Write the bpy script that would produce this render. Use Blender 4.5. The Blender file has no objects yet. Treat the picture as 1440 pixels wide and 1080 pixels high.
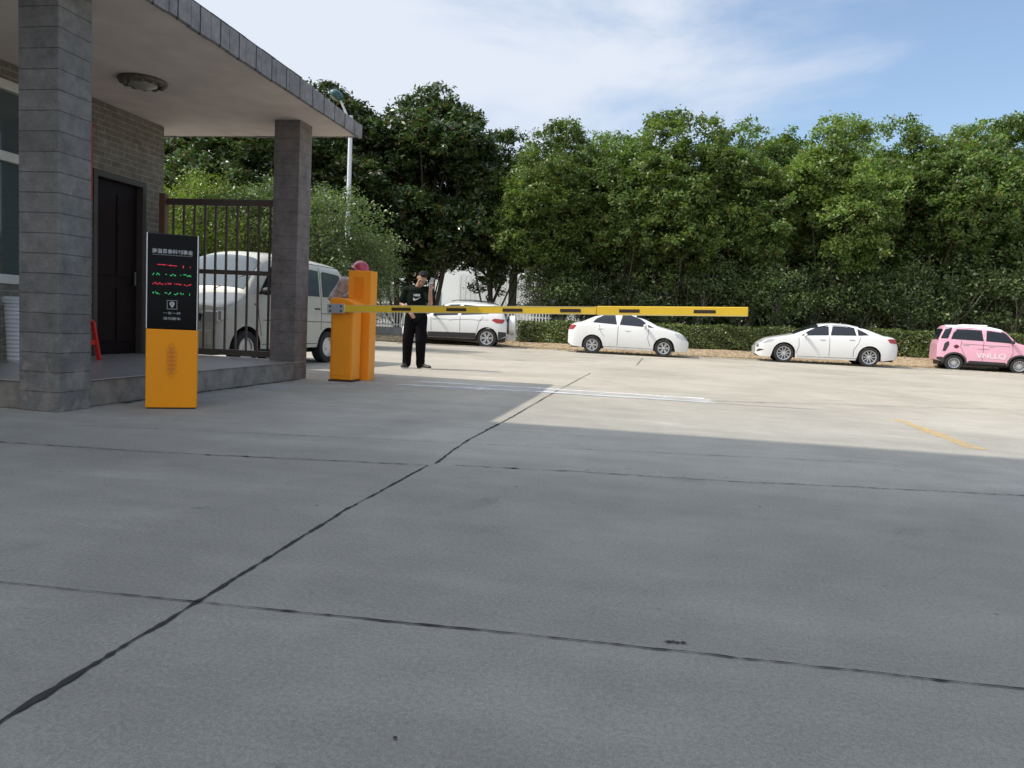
import bpy, bmesh, math, random
import numpy as np
from mathutils import Vector, Matrix
R=math.radians
random.seed(7); RNG=np.random.default_rng(7)
sc=bpy.context.scene; COL=sc.collection
# ------------------------------------------------------------------ camera
F=1080.;CAMH=.87;ROLL=math.atan(.047);PITCH=math.atan(84*math.cos(ROLL)/F);YAW=R(10.3)
CM=Matrix.Rotation(YAW,3,'Z')@Matrix.Rotation(math.pi/2-PITCH,3,'X')@Matrix.Rotation(ROLL,3,'Z')
cd=bpy.data.cameras.new('camera');cam=bpy.data.objects.new('camera',cd);COL.objects.link(cam)
cd.sensor_width=36;cd.lens=27;cd.clip_end=3000;cd.clip_start=.05
cam.matrix_world=Matrix.Translation((0,0,CAMH))@CM.to_4x4();sc.camera=cam
def gz(px,py,z=0.):
    d=CM@Vector(((px-720)/F,-(py-540)/F,-1));t=(z-CAMH)/d.z;return Vector((d.x*t,d.y*t,z))
def ony(px,py,y):
    d=CM@Vector(((px-720)/F,-(py-540)/F,-1));return Vector((d.x*y/d.y,y,CAMH+d.z*y/d.y))
# ------------------------------------------------------------------ world and sun
SUN=Vector((2.83,1.02,-3.63)).normalized()
EL=math.asin(-SUN.z);AZ=math.atan2(-SUN.x,-SUN.y)   # compass angle of the sun from +Y
w=bpy.data.worlds.new('World');sc.world=w;w.use_nodes=True
nt=w.node_tree;nt.nodes.clear();N=nt.nodes.new;L=nt.links.new
out=N('ShaderNodeOutputWorld');sky=N('ShaderNodeTexSky');sky.sky_type='NISHITA';sky.sun_disc=False
sky.sun_elevation=EL;sky.sun_rotation=AZ;sky.air_density=1.2;sky.dust_density=.5;sky.ozone_density=3.5
b1=N('ShaderNodeBackground');b1.inputs[1].default_value=.15;L(sky.outputs[0],b1.inputs[0])
b2=N('ShaderNodeBackground');b2.inputs[0].default_value=(.81,.87,.975,1);b2.inputs[1].default_value=.74
tc=N('ShaderNodeTexCoord');mp=N('ShaderNodeMapping');mp.inputs['Scale'].default_value=(1.0,1.0,2.6);mp.inputs['Location'].default_value=(.35,.2,.1);L(tc.outputs['Generated'],mp.inputs[0])
nz=N('ShaderNodeTexNoise');nz.inputs['Scale'].default_value=1.9;nz.inputs['Detail'].default_value=6;nz.inputs['Roughness'].default_value=.55;nz.inputs['Distortion'].default_value=.6;L(mp.outputs[0],nz.inputs[0])
sx=N('ShaderNodeSeparateXYZ');L(tc.outputs['Generated'],sx.inputs[0])
# thicker cloud veil towards -X, thinner to the east
ad=N('ShaderNodeMath');ad.operation='MULTIPLY_ADD';L(sx.outputs[0],ad.inputs[0]);ad.inputs[1].default_value=-.42;L(nz.outputs[0],ad.inputs[2])
mn=N('ShaderNodeMath');mn.operation='MINIMUM';L(sx.outputs[1],mn.inputs[0]);mn.inputs[1].default_value=0
ad2=N('ShaderNodeMath');ad2.operation='MULTIPLY_ADD';L(mn.outputs[0],ad2.inputs[0]);ad2.inputs[1].default_value=-.6;L(ad.outputs[0],ad2.inputs[2]);ad=ad2  # extra unseen cloud added behind the viewer to fill and neutralise the shade
# unseen cloud behind the viewer brightened towards the sun, added to lift the shade
dt=N('ShaderNodeVectorMath');dt.operation='DOT_PRODUCT';L(tc.outputs['Generated'],dt.inputs[0]);dt.inputs[1].default_value=tuple(-SUN)
gl=N('ShaderNodeMapRange');gl.interpolation_type='SMOOTHSTEP';gl.inputs[1].default_value=.45;gl.inputs[2].default_value=1.0;gl.inputs[3].default_value=.86;gl.inputs[4].default_value=2.3;L(dt.outputs['Value'],gl.inputs[0]);L(gl.outputs[0],b2.inputs[1])
cr=N('ShaderNodeMapRange');cr.inputs[1].default_value=.34;cr.inputs[2].default_value=.66;cr.inputs[3].default_value=.10;cr.inputs[4].default_value=.97;cr.interpolation_type='SMOOTHSTEP';L(ad.outputs[0],cr.inputs[0])
mx=N('ShaderNodeMixShader');L(cr.outputs[0],mx.inputs[0]);L(b1.outputs[0],mx.inputs[1]);L(b2.outputs[0],mx.inputs[2]);L(mx.outputs[0],out.inputs[0])
sl=bpy.data.lights.new('sun','SUN');sl.energy=3.5;sl.angle=R(.55);sl.color=(1,.95,.87)
so=bpy.data.objects.new('sun',sl);COL.objects.link(so);so.rotation_euler=SUN.to_track_quat('-Z','Y').to_euler();so.location=(-10,-10,20)
sc.view_settings.view_transform='Standard';sc.view_settings.look='None';sc.view_settings.gamma=1;sc.view_settings.exposure=.18
# ------------------------------------------------------------------ materials
def mat(name,col,rough=.6,metal=0,var=.0,vs=4.,bump=0,bs=40.,coat=0,emit=None,spec=None,var2=0,vs2=.7):
    m=bpy.data.materials.new(name);m.use_nodes=True;t=m.node_tree;P=t.nodes['Principled BSDF']
    P.inputs['Base Color'].default_value=(*col,1);P.inputs['Roughness'].default_value=rough;P.inputs['Metallic'].default_value=metal
    if coat:P.inputs['Coat Weight'].default_value=coat;P.inputs['Coat Roughness'].default_value=.05
    if spec is not None:P.inputs['Specular IOR Level'].default_value=spec
    if emit:P.inputs['Emission Color'].default_value=(*emit[:3],1);P.inputs['Emission Strength'].default_value=emit[3]
    if var or bump:
        tc=t.nodes.new('ShaderNodeTexCoord')
    if var:
        n=t.nodes.new('ShaderNodeTexNoise');n.inputs['Scale'].default_value=vs;n.inputs['Detail'].default_value=8;n.inputs['Roughness'].default_value=.65;t.links.new(tc.outputs['Object'],n.inputs[0])
        r=t.nodes.new('ShaderNodeMapRange');r.inputs[1].default_value=.3;r.inputs[2].default_value=.7;r.inputs[3].default_value=1-var;r.inputs[4].default_value=1+var;t.links.new(n.outputs[0],r.inputs[0])
        src=r.outputs[0]
        if var2:
            n2=t.nodes.new('ShaderNodeTexNoise');n2.inputs['Scale'].default_value=vs2;n2.inputs['Detail'].default_value=3;t.links.new(tc.outputs['Object'],n2.inputs[0])
            r2=t.nodes.new('ShaderNodeMapRange');r2.inputs[1].default_value=.3;r2.inputs[2].default_value=.7;r2.inputs[3].default_value=1-var2;r2.inputs[4].default_value=1+var2;t.links.new(n2.outputs[0],r2.inputs[0])
            q=t.nodes.new('ShaderNodeMath');q.operation='MULTIPLY';t.links.new(src,q.inputs[0]);t.links.new(r2.outputs[0],q.inputs[1]);src=q.outputs[0]
        v=t.nodes.new('ShaderNodeVectorMath');v.operation='SCALE';v.inputs[0].default_value=col;t.links.new(src,v.inputs['Scale']);t.links.new(v.outputs[0],P.inputs['Base Color'])
    if bump:
        n=t.nodes.new('ShaderNodeTexNoise');n.inputs['Scale'].default_value=bs;n.inputs['Detail'].default_value=6;t.links.new(tc.outputs['Object'],n.inputs[0])
        b=t.nodes.new('ShaderNodeBump');b.inputs['Strength'].default_value=bump;b.inputs['Distance'].default_value=.01;t.links.new(n.outputs[0],b.inputs['Height']);t.links.new(b.outputs[0],P.inputs['Normal'])
    return m
def brick_mat(name,c1,c2,mortar,bw,bh,msize=.006,offs=.5,bump=.4,rough=.9,dirt=0.):
    m=bpy.data.materials.new(name);m.use_nodes=True;t=m.node_tree;P=t.nodes['Principled BSDF'];P.inputs['Roughness'].default_value=rough;P.inputs['Specular IOR Level'].default_value=.25
    n=t.nodes.new;l=t.links.new
    g=n('ShaderNodeNewGeometry');s=n('ShaderNodeSeparateXYZ');l(g.outputs['Position'],s.inputs[0])
    a=n('ShaderNodeMath');a.operation='ADD';l(s.outputs[0],a.inputs[0]);l(s.outputs[1],a.inputs[1])
    c=n('ShaderNodeCombineXYZ');l(a.outputs[0],c.inputs[0]);l(s.outputs[2],c.inputs[1])
    b=n('ShaderNodeTexBrick');l(c.outputs[0],b.inputs[0]);b.inputs['Color1'].default_value=(*c1,1);b.inputs['Color2'].default_value=(*c2,1);b.inputs['Mortar'].default_value=(*mortar,1)
    b.inputs['Scale'].default_value=1;b.inputs['Mortar Size'].default_value=msize;b.inputs['Mortar Smooth'].default_value=.4;b.inputs['Brick Width'].default_value=bw;b.inputs['Row Height'].default_value=bh;b.offset=offs
    z=n('ShaderNodeTexNoise');z.inputs['Scale'].default_value=7;z.inputs['Detail'].default_value=10;z.inputs['Roughness'].default_value=.75;l(g.outputs['Position'],z.inputs[0])
    r=n('ShaderNodeMapRange');r.inputs[1].default_value=.3;r.inputs[2].default_value=.7;r.inputs[3].default_value=.65;r.inputs[4].default_value=1.35;l(z.outputs[0],r.inputs[0])
    v=n('ShaderNodeVectorMath');v.operation='SCALE';l(b.outputs[0],v.inputs[0]);l(r.outputs[0],v.inputs['Scale'])
    src=v.outputs[0]
    if dirt:   # pale efflorescence and soiling low on the block work
        z3=n('ShaderNodeTexNoise');z3.inputs['Scale'].default_value=9;z3.inputs['Detail'].default_value=8;l(g.outputs['Position'],z3.inputs[0])
        h=n('ShaderNodeMapRange');h.inputs[1].default_value=.75;h.inputs[2].default_value=.1;h.inputs[3].default_value=0;h.inputs[4].default_value=.2;l(s.outputs[2],h.inputs[0])
        q=n('ShaderNodeMath');q.operation='ADD';l(z3.outputs[0],q.inputs[0]);l(h.outputs[0],q.inputs[1])
        r3=n('ShaderNodeMapRange');r3.inputs[1].default_value=.66;r3.inputs[2].default_value=.8;r3.inputs[4].default_value=dirt;l(q.outputs[0],r3.inputs[0])
        mxx=n('ShaderNodeMix');mxx.data_type='RGBA';l(r3.outputs[0],mxx.inputs['Factor']);l(src,mxx.inputs['A']);mxx.inputs['B'].default_value=(.30,.27,.23,1);src=mxx.outputs['Result']
    l(src,P.inputs['Base Color'])
    z2=n('ShaderNodeTexNoise');z2.inputs['Scale'].default_value=55;z2.inputs['Detail'].default_value=5;l(g.outputs['Position'],z2.inputs[0])
    q=n('ShaderNodeMath');q.operation='MULTIPLY_ADD';l(b.outputs['Fac'],q.inputs[0]);q.inputs[1].default_value=-1.2;l(z2.outputs[0],q.inputs[2])
    bp=n('ShaderNodeBump');bp.inputs['Strength'].default_value=bump;bp.inputs['Distance'].default_value=.01;l(q.outputs[0],bp.inputs['Height']);l(bp.outputs[0],P.inputs['Normal'])
    return m
def leaf_mat(name,dark,light,rough=.45,trans=.3,rare=None,spec=.5):
    m=bpy.data.materials.new(name);m.use_nodes=True;t=m.node_tree;P=t.nodes['Principled BSDF'];n=t.nodes.new;l=t.links.new
    g=n('ShaderNodeNewGeometry');r=n('ShaderNodeValToRGB');l(g.outputs['Random Per Island'],r.inputs[0])
    e=r.color_ramp.elements;e[0].color=(*dark,1);e[1].color=(*light,1);e[1].position=.9
    if rare: k=e.new(.97);k.color=(*rare,1)
    z=n('ShaderNodeTexNoise');z.inputs['Scale'].default_value=.35;l(g.outputs['Position'],z.inputs[0])
    rr=n('ShaderNodeMapRange');rr.inputs[1].default_value=.3;rr.inputs[2].default_value=.7;rr.inputs[3].default_value=.7;rr.inputs[4].default_value=1.3;l(z.outputs[0],rr.inputs[0])
    v=n('ShaderNodeVectorMath');v.operation='SCALE';l(r.outputs[0],v.inputs[0]);oi=n('ShaderNodeObjectInfo');orr=n('ShaderNodeMapRange');orr.inputs[3].default_value=.78;orr.inputs[4].default_value=1.22;l(oi.outputs['Random'],orr.inputs[0]);om=n('ShaderNodeMath');om.operation='MULTIPLY';l(rr.outputs[0],om.inputs[0]);l(orr.outputs[0],om.inputs[1]);l(om.outputs[0],v.inputs['Scale'])
    l(v.outputs[0],P.inputs['Base Color']);P.inputs['Roughness'].default_value=rough;P.inputs['Specular IOR Level'].default_value=spec
    tr=n('ShaderNodeBsdfTranslucent');v2=n('ShaderNodeVectorMath');v2.operation='MULTIPLY';l(v.outputs[0],v2.inputs[0]);v2.inputs[1].default_value=(1.1,1.3,.5);l(v2.outputs[0],tr.inputs[0])
    ms=n('ShaderNodeMixShader');ms.inputs[0].default_value=trans;l(P.outputs[0],ms.inputs[1]);l(tr.outputs[0],ms.inputs[2]);l(ms.outputs[0],t.nodes['Material Output'].inputs[0]);return m
def faded_paint(name,col,lo,hi,scale=6,stretch=(1,1,1),maxa=1.):
    m=bpy.data.materials.new(name);m.use_nodes=True;t=m.node_tree;P=t.nodes['Principled BSDF'];P.inputs['Base Color'].default_value=(*col,1);P.inputs['Roughness'].default_value=.8
    g=t.nodes.new('ShaderNodeNewGeometry');mp=t.nodes.new('ShaderNodeMapping');mp.inputs['Scale'].default_value=stretch;z=t.nodes.new('ShaderNodeTexNoise');z.inputs['Scale'].default_value=scale;z.inputs['Detail'].default_value=10;z.inputs['Roughness'].default_value=.7
    r=t.nodes.new('ShaderNodeMapRange');r.inputs[1].default_value=lo;r.inputs[2].default_value=hi;r.inputs[4].default_value=maxa
    t.links.new(g.outputs['Position'],mp.inputs[0]);t.links.new(mp.outputs[0],z.inputs[0]);t.links.new(z.outputs[0],r.inputs[0]);t.links.new(r.outputs[0],P.inputs['Alpha']);return m
def ground_mat():
    m=bpy.data.materials.new('concrete_pavement');m.use_nodes=True;t=m.node_tree;P=t.nodes['Principled BSDF'];n=t.nodes.new;l=t.links.new
    g=n('ShaderNodeNewGeometry')
    def noise(s,d,ro=.6,dist=0,st=None):
        z=n('ShaderNodeTexNoise');z.inputs['Scale'].default_value=s;z.inputs['Detail'].default_value=d;z.inputs['Roughness'].default_value=ro;z.inputs['Distortion'].default_value=dist
        if st: q=n('ShaderNodeMapping');q.inputs['Scale'].default_value=st;l(g.outputs['Position'],q.inputs[0]);l(q.outputs[0],z.inputs[0])
        else: l(g.outputs['Position'],z.inputs[0])
        return z.outputs[0]
    def rng(s,a,b,c,d):
        r=n('ShaderNodeMapRange');r.inputs[1].default_value=a;r.inputs[2].default_value=b;r.inputs[3].default_value=c;r.inputs[4].default_value=d;l(s,r.inputs[0]);return r.outputs[0]
    def mul(a,b):
        q=n('ShaderNodeMath');q.operation='MULTIPLY';l(a,q.inputs[0]);l(b,q.inputs[1]);return q.outputs[0]
    big=rng(noise(.35,5,.6,.8),.3,.7,.82,1.14)
    med=rng(noise(2.3,8,.7),.3,.7,.9,1.1)
    fine=rng(noise(70,6,.8),.3,.7,.72,1.28)
    streak=rng(noise(1.2,6,.65,0,(.25,3.2,1)),.3,.7,.92,1.07)
    grit=rng(noise(210,3,.8),.35,.65,.78,1.2)
    v=n('ShaderNodeTexVoronoi');v.inputs['Scale'].default_value=2.3;l(g.outputs['Position'],v.inputs[0])
    spot=rng(v.outputs['Distance'],.016,.030,.35,1.);stain=rng(noise(.9,7,.72,1.5),.60,.72,1.,.80);pale=rng(noise(.55,8,.75,1.0,(.6,2,1)),.57,.75,1.,1.28);drop=rng(noise(6.5,3,.5),.70,.76,1.,.72)
    s=mul(mul(mul(mul(mul(mul(mul(mul(big,med),fine),streak),grit),spot),stain),pale),drop);sp=n('ShaderNodeSeparateXYZ');l(g.outputs['Position'],sp.inputs[0]);s=mul(s,rng(sp.outputs[1],4.0,5.2,.66,.95))  # near slabs darker: slab tone plus foreground shade put into the colour
    # shaded-ground tone near, warmer sunlit tone far: light painted into the base colour
    sp=n('ShaderNodeSeparateXYZ');l(g.outputs['Position'],sp.inputs[0])
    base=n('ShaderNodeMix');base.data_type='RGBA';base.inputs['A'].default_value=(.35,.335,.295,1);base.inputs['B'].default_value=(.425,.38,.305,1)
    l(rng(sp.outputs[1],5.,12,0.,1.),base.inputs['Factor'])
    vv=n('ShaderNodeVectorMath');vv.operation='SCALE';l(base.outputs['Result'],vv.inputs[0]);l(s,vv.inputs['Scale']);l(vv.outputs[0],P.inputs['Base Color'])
    P.inputs['Roughness'].default_value=.82;P.inputs['Specular IOR Level'].default_value=.35
    b=n('ShaderNodeBump');b.inputs['Strength'].default_value=.35;b.inputs['Distance'].default_value=.006;l(noise(90,6,.75),b.inputs['Height']);l(b.outputs[0],P.inputs['Normal'])
    return m
MT={}
MT['conc']=ground_mat()
MT['kerb']=mat('kerb_stone',(.46,.43,.37),.9,var=.25,vs=3,bump=.4)
MT['soil']=mat('leaf_littered_soil',(.20,.155,.105),.95,var=.4,vs=5,bump=.6,bs=20)
MT['crack']=mat('joint_filler',(.018,.017,.016),.95,var=.3,vs=20)
MT['block']=brick_mat('split_block',(.20,.19,.178),(.172,.163,.154),(.11,.104,.098),9.,.157,.004,.5,.8,dirt=.75)
MT['block2']=brick_mat('column_cladding',(.20,.175,.162),(.188,.165,.152),(.115,.098,.09),9.,.157,.004,.5,.3)
MT['wallbrick']=brick_mat('wall_brick',(.185,.17,.14),(.15,.137,.112),(.26,.24,.20),.24,.075,.009,.5,.4)
MT['fascia']=brick_mat('fascia_tile',(.27,.25,.25),(.22,.21,.21),(.05,.05,.05),.33,.60,.012,0,.5)
MT['soffit']=mat('soffit_plaster',(.66,.58,.53),.9,var=.09,vs=.9,var2=.07,vs2=3)
MT['plaster']=mat('interior_plaster',(.45,.45,.42),.9,var=.1)
MT['podium']=mat('podium_tile',(.33,.31,.29),.35,var=.16,vs=5,bump=.1)
MT['podside']=mat('podium_side',(.24,.215,.185),.9,var=.4,vs=5,bump=.5,bs=30)
MT['roofgrey']=mat('roof_felt',(.12,.12,.12),.9,var=.2)
MT['darkdoor']=mat('door_recess_dark',(.014,.007,.007),.5,spec=.15,var=.2)  # leaf colour darkened to read as the shade of an open doorway
MT['frame_br']=mat('door_frame',(.06,.05,.042),.5,var=.15)
MT['whiteframe']=mat('window_frame',(.55,.55,.50),.5,var=.08)
MT['gate']=mat('gate_steel',(.12,.095,.08),.35,metal=.3,var=.2,vs=8)
MT['orange']=mat('orange_powder_coat',(.98,.335,.003),.42,var=.03,vs=3,spec=.3)
MT['orange2']=mat('orange_cabinet_paint',(.95,.33,.02),.42,var=.05,vs=3,spec=.3)
MT['yellow']=mat('yellow_arm_paint',(.80,.52,.03),.35,var=.05,vs=5)
MT['armblack']=mat('arm_marker',(.03,.012,.01),.5)
MT['silver']=mat('brushed_aluminium',(.62,.63,.65),.3,metal=.8,var=.06)
MT['bolt']=mat('bolt_steel',(.12,.12,.12),.4,metal=.9)
MT['blackglass']=mat('black_glass',(.004,.004,.005),.12,spec=.12)
MT['ledred']=mat('led_red',(.3,.01,.02),.5,emit=(1,.05,.09,.45))
MT['ledgreen']=mat('led_green',(.01,.25,.08),.5,emit=(.08,1,.3,.3))
MT['printw']=mat('screen_print',(.50,.50,.50),.5)
MT['pattern']=mat('pattern_print',(.50,.15,.02),.5)
MT['red']=mat('red_plastic',(.62,.025,.02),.4,var=.05)
MT['redpaper']=mat('red_paper',(.48,.02,.03),.7)
MT['whiteplastic']=mat('white_plastic',(.58,.60,.62),.45,var=.05)
MT['rubber']=mat('tyre_rubber',(.022,.021,.02),.8,var=.15)
MT['rim']=mat('alloy_rim',(.55,.55,.55),.3,metal=.7,var=.08)
MT['darkrim']=mat('dark_wheel_recess',(.03,.03,.03),.6)
MT['carwhite']=mat('white_car_paint',(.73,.72,.69),.3,var=.02,vs=2,coat=.8)
MT['vanpaint']=mat('van_paint',(.50,.48,.40),.38,var=.06,vs=2,coat=.4)
MT['pink']=mat('pink_car_paint',(.74,.38,.47),.35,var=.03,vs=2,coat=.5)
MT['palepink']=mat('pale_lettering',(.78,.62,.66),.4)
MT['darkcap']=mat('fuel_cap_maroon',(.10,.01,.02),.5)
MT['trim']=mat('black_trim',(.03,.028,.028),.6,var=.1)
MT['seam']=mat('panel_gap',(.05,.05,.05),.8)
MT['carglass']=mat('tinted_glass',(.014,.018,.024),.04,spec=.45)
MT['vanglass']=mat('windscreen_glass',(.07,.09,.10),.05,coat=.3)
MT['lampglass']=mat('headlamp_glass',(.55,.56,.56),.15,metal=.4,coat=.6)
MT['tail']=mat('tail_lamp_red',(.34,.015,.02),.2,coat=.6)
MT['skin']=mat('skin',(.42,.235,.165),.55,var=.06,vs=12)
MT['hair']=mat('black_hair',(.010,.008,.008),.6,var=.3,vs=60,bump=.6,bs=120,spec=.2)
MT['shirt']=mat('black_cotton',(.010,.014,.010),.95,var=.25,vs=14,bump=.6,bs=18,spec=.08)
MT['trouser']=mat('black_trouser',(.008,.0065,.008),.95,var=.3,vs=9,bump=.8,bs=14,spec=.06)
MT['shoe']=mat('shoe_leather',(.05,.028,.024),.5)
MT['sole']=mat('white_sole',(.5,.48,.45),.6)
MT['camo']=mat('faded_camouflage',(.44,.37,.34),.9,var=.6,vs=14,bump=.5,bs=20)
MT['helmet']=mat('hard_hat_red',(.42,.045,.075),.35,var=.12,vs=8,coat=.3)
MT['phone']=mat('phone_shell',(.20,.21,.22),.2,coat=.5)
MT['logo']=mat('shirt_print',(.55,.57,.57),.8)
MT['bark']=mat('bark',(.10,.08,.06),.95,var=.35,vs=9,bump=.7,bs=25)
MT['barkp']=mat('pale_bark',(.24,.22,.18),.95,var=.3,vs=9)
MT['camphor']=leaf_mat('camphor_leaf',(.06,.11,.03),(.20,.275,.085),.42,.4,(.22,.14,.05))
MT['camphor2']=leaf_mat('bright_camphor_leaf',(.07,.125,.03),(.22,.29,.085),.42,.4,(.24,.2,.05))
MT['magnolia']=leaf_mat('magnolia_leaf',(.024,.052,.02),(.105,.15,.05),.3,.22,(.16,.085,.04),.6)
MT['osman']=leaf_mat('shrub_leaf',(.06,.105,.014),(.19,.24,.03),.4,.3,(.28,.26,.06))
MT['under']=leaf_mat('understory_leaf',(.05,.09,.028),(.17,.22,.085),.4,.3,(.2,.2,.12))
MT['hedge']=leaf_mat('hedge_leaf',(.05,.085,.018),(.18,.22,.05),.4,.22,(.26,.24,.06))
MT['hedgecore']=mat('hedge_twigs',(.02,.022,.012),.95,var=.3)
MT['deadgrass']=leaf_mat('dry_grass',(.20,.155,.075),(.36,.29,.15),.8,.2,(.12,.16,.04))
MT['farwhite']=mat('white_render',(.74,.76,.72),.85,var=.05,vs=1)
MT['farwin']=mat('far_window',(.12,.16,.18),.15)
MT['concpost']=mat('concrete_post',(.33,.34,.33),.9,var=.12)
MT['fencew']=mat('white_fence_paint',(.72,.72,.68),.6)
MT['lamppost']=mat('galvanised_pole',(.66,.67,.68),.4,metal=.2,var=.05)
MT['lamphead']=mat('lamp_housing',(.03,.09,.09),.35)
MT['ornate']=mat('lamp_ring',(.10,.085,.065),.5,var=.5,vs=25)
MT['opal']=mat('opal_glass',(.30,.28,.24),.3)
MT['whitepaint']=faded_paint('worn_white_paint',(.86,.87,.88),.33,.62,4,(.6,5,1),.85)
MT['whitefaint']=faded_paint('faint_white_wash',(.80,.80,.80),.35,.75,3,(.7,3,1),.6)
MT['yellowpaint']=faded_paint('worn_yellow_paint',(.72,.47,.14),.36,.66,6,(3,1,1),.8)
MT['cement']=faded_paint('cement_dust',(.56,.57,.60),.44,.72,2.4,(1,1,1),.7)
# ------------------------------------------------------------------ mesh helpers
class MB:
    def __init__(s): s.v=[];s.f=[]
    def add(s,vs,fs):
        o=len(s.v);s.v+= [tuple(p) for p in vs];s.f+=[tuple(i+o for i in q) for q in fs];return s
    def box(s,x0,x1,y0,y1,z0,z1,mx=None):
        vs=[Vector((x,y,z)) for x in(x0,x1) for y in(y0,y1) for z in(z0,z1)]
        if mx: vs=[mx@p for p in vs]
        return s.add(vs,[(0,1,3,2),(4,6,7,5),(0,4,5,1),(2,3,7,6),(0,2,6,4),(1,5,7,3)])
    def ring(s,rings,close=True,cap=True):
        n=len(rings[0]);vs=[p for r in rings for p in r];fs=[]
        for i in range(len(rings)-1):
            for j in range(n if close else n-1):
                k=(j+1)%n;fs.append((i*n+j,i*n+k,(i+1)*n+k,(i+1)*n+j))
        if cap and close: fs.append(tuple(reversed(range(n))));fs.append(tuple((len(rings)-1)*n+j for j in range(n)))
        return s.add(vs,fs)
    def tube(s,pts,rad,n=8,cap=True):
        pts=[Vector(p) for p in pts];rs=rad if hasattr(rad,'__len__') else [rad]*len(pts);rings=[];up=None
        for i,p in enumerate(pts):
            d=(pts[min(i+1,len(pts)-1)]-pts[max(i-1,0)]).normalized()
            if up is None: up=Vector((0,0,1)) if abs(d.z)<.9 else Vector((1,0,0))
            a=d.cross(up).normalized();b=a.cross(d).normalized();up=b
            rings.append([p+(a*math.cos(2*math.pi*k/n)+b*math.sin(2*math.pi*k/n))*rs[i] for k in range(n)])
        return s.ring(rings,cap=cap)
    def lathe(s,prof,n=24,mx=None,cap=True):
        rings=[[Vector((r*math.cos(2*math.pi*k/n),r*math.sin(2*math.pi*k/n),z)) for k in range(n)] for r,z in prof]
        if mx: rings=[[mx@p for p in r] for r in rings]
        return s.ring(rings,cap=cap)
    def ell(s,c,r,mx=None,nu=16,nv=10):
        rings=[]
        for i in range(nv+1):
            a=math.pi*i/nv;a=min(max(a,.02),math.pi-.02);ring=[]
            for k in range(nu):
                p=Vector((r[0]*math.sin(a)*math.cos(2*math.pi*k/nu),r[1]*math.sin(a)*math.sin(2*math.pi*k/nu),-r[2]*math.cos(a)))
                if mx:p=mx@p
                ring.append(p+Vector(c))
            rings.append(ring)
        return s.ring(rings)
    def poly(s,pts,y0,y1,axis='y',mx=None):
        n=len(pts)
        if axis=='y': vs=[Vector((a,y,b)) for y in(y0,y1) for a,b in pts]
        elif axis=='x': vs=[Vector((y,a,b)) for y in(y0,y1) for a,b in pts]
        else: vs=[Vector((a,b,y)) for y in(y0,y1) for a,b in pts]
        if mx: vs=[mx@p for p in vs]
        return s.add(vs,[tuple(range(n)),tuple(reversed(range(n,2*n)))]+[(i,n+i,n+(i+1)%n,(i+1)%n) for i in range(n)])
    def build(s,name,m,parent=None,smooth=False,bevel=0,loc=None,sub=0):
        me=bpy.data.meshes.new(name);me.from_pydata(s.v,[],s.f)
        bm=bmesh.new();bm.from_mesh(me);bmesh.ops.recalc_face_normals(bm,faces=bm.faces);bm.to_mesh(me);bm.free()
        me.materials.append(MT[m] if isinstance(m,str) else m)
        if smooth:
            me.polygons.foreach_set('use_smooth',[True]*len(me.polygons))
        o=bpy.data.objects.new(name,me);COL.objects.link(o)
        if parent:o.parent=parent
        if loc:o.location=loc
        if bevel:
            b=o.modifiers.new('bevel','BEVEL');b.width=bevel;b.segments=2;b.limit_method='ANGLE';b.angle_limit=R(40);b.harden_normals=False
        if smooth and smooth!='all':
            me.set_sharp_from_angle(angle=R(38))
        return o
def tag(o,label=None,cat=None,group=None,kind=None):
    if label:o['label']=label
    if cat:o['category']=cat
    if group:o['group']=group
    if kind:o['kind']=kind
    return o
def empty(name,loc=(0,0,0),rz=0,label=None,cat=None,group=None):
    o=bpy.data.objects.new(name,None);o.empty_display_size=.2;COL.objects.link(o);o.location=loc;o.rotation_euler=(0,0,rz);return tag(o,label,cat,group)
def kids(o,allo): return [c for c in allo if c.parent==o]
def copy_tree(o,parent=None,top=True):
    c=o.copy();COL.objects.link(c)
    if not top:c.parent=parent
    for ch in [q for q in list(COL.objects) if q.parent==o]: copy_tree(ch,c,False)
    return c
def npmesh(name,V,Fc,m,parent=None):
    me=bpy.data.meshes.new(name);nv=len(V);nf=len(Fc);k=Fc.shape[1]
    me.vertices.add(nv);me.vertices.foreach_set('co',V.astype(np.float32).ravel());me.loops.add(nf*k);me.loops.foreach_set('vertex_index',Fc.astype(np.int32).ravel())
    me.polygons.add(nf);me.polygons.foreach_set('loop_start',np.arange(0,nf*k,k,dtype=np.int32));me.update(calc_edges=True);me.materials.append(MT[m])
    o=bpy.data.objects.new(name,me);COL.objects.link(o)
    if parent:o.parent=parent
    return o
def unit(a): return a/np.maximum(np.linalg.norm(a,axis=1,keepdims=True),1e-6)
def leafgeo(C,Nn,size,asp=.5,rng=RNG):
    n=len(C);t=unit(np.cross(Nn,rng.normal(size=(n,3))));b=np.cross(Nn,t);s=size*rng.uniform(.6,1.35,(n,1))
    l=t*s;wd=b*s*asp;k=Nn*s*.12
    V=np.stack([C-l,C+wd+k,C+l,C-wd+k],1).reshape(-1,3);return V,np.arange(4*n).reshape(-1,4)
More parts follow.
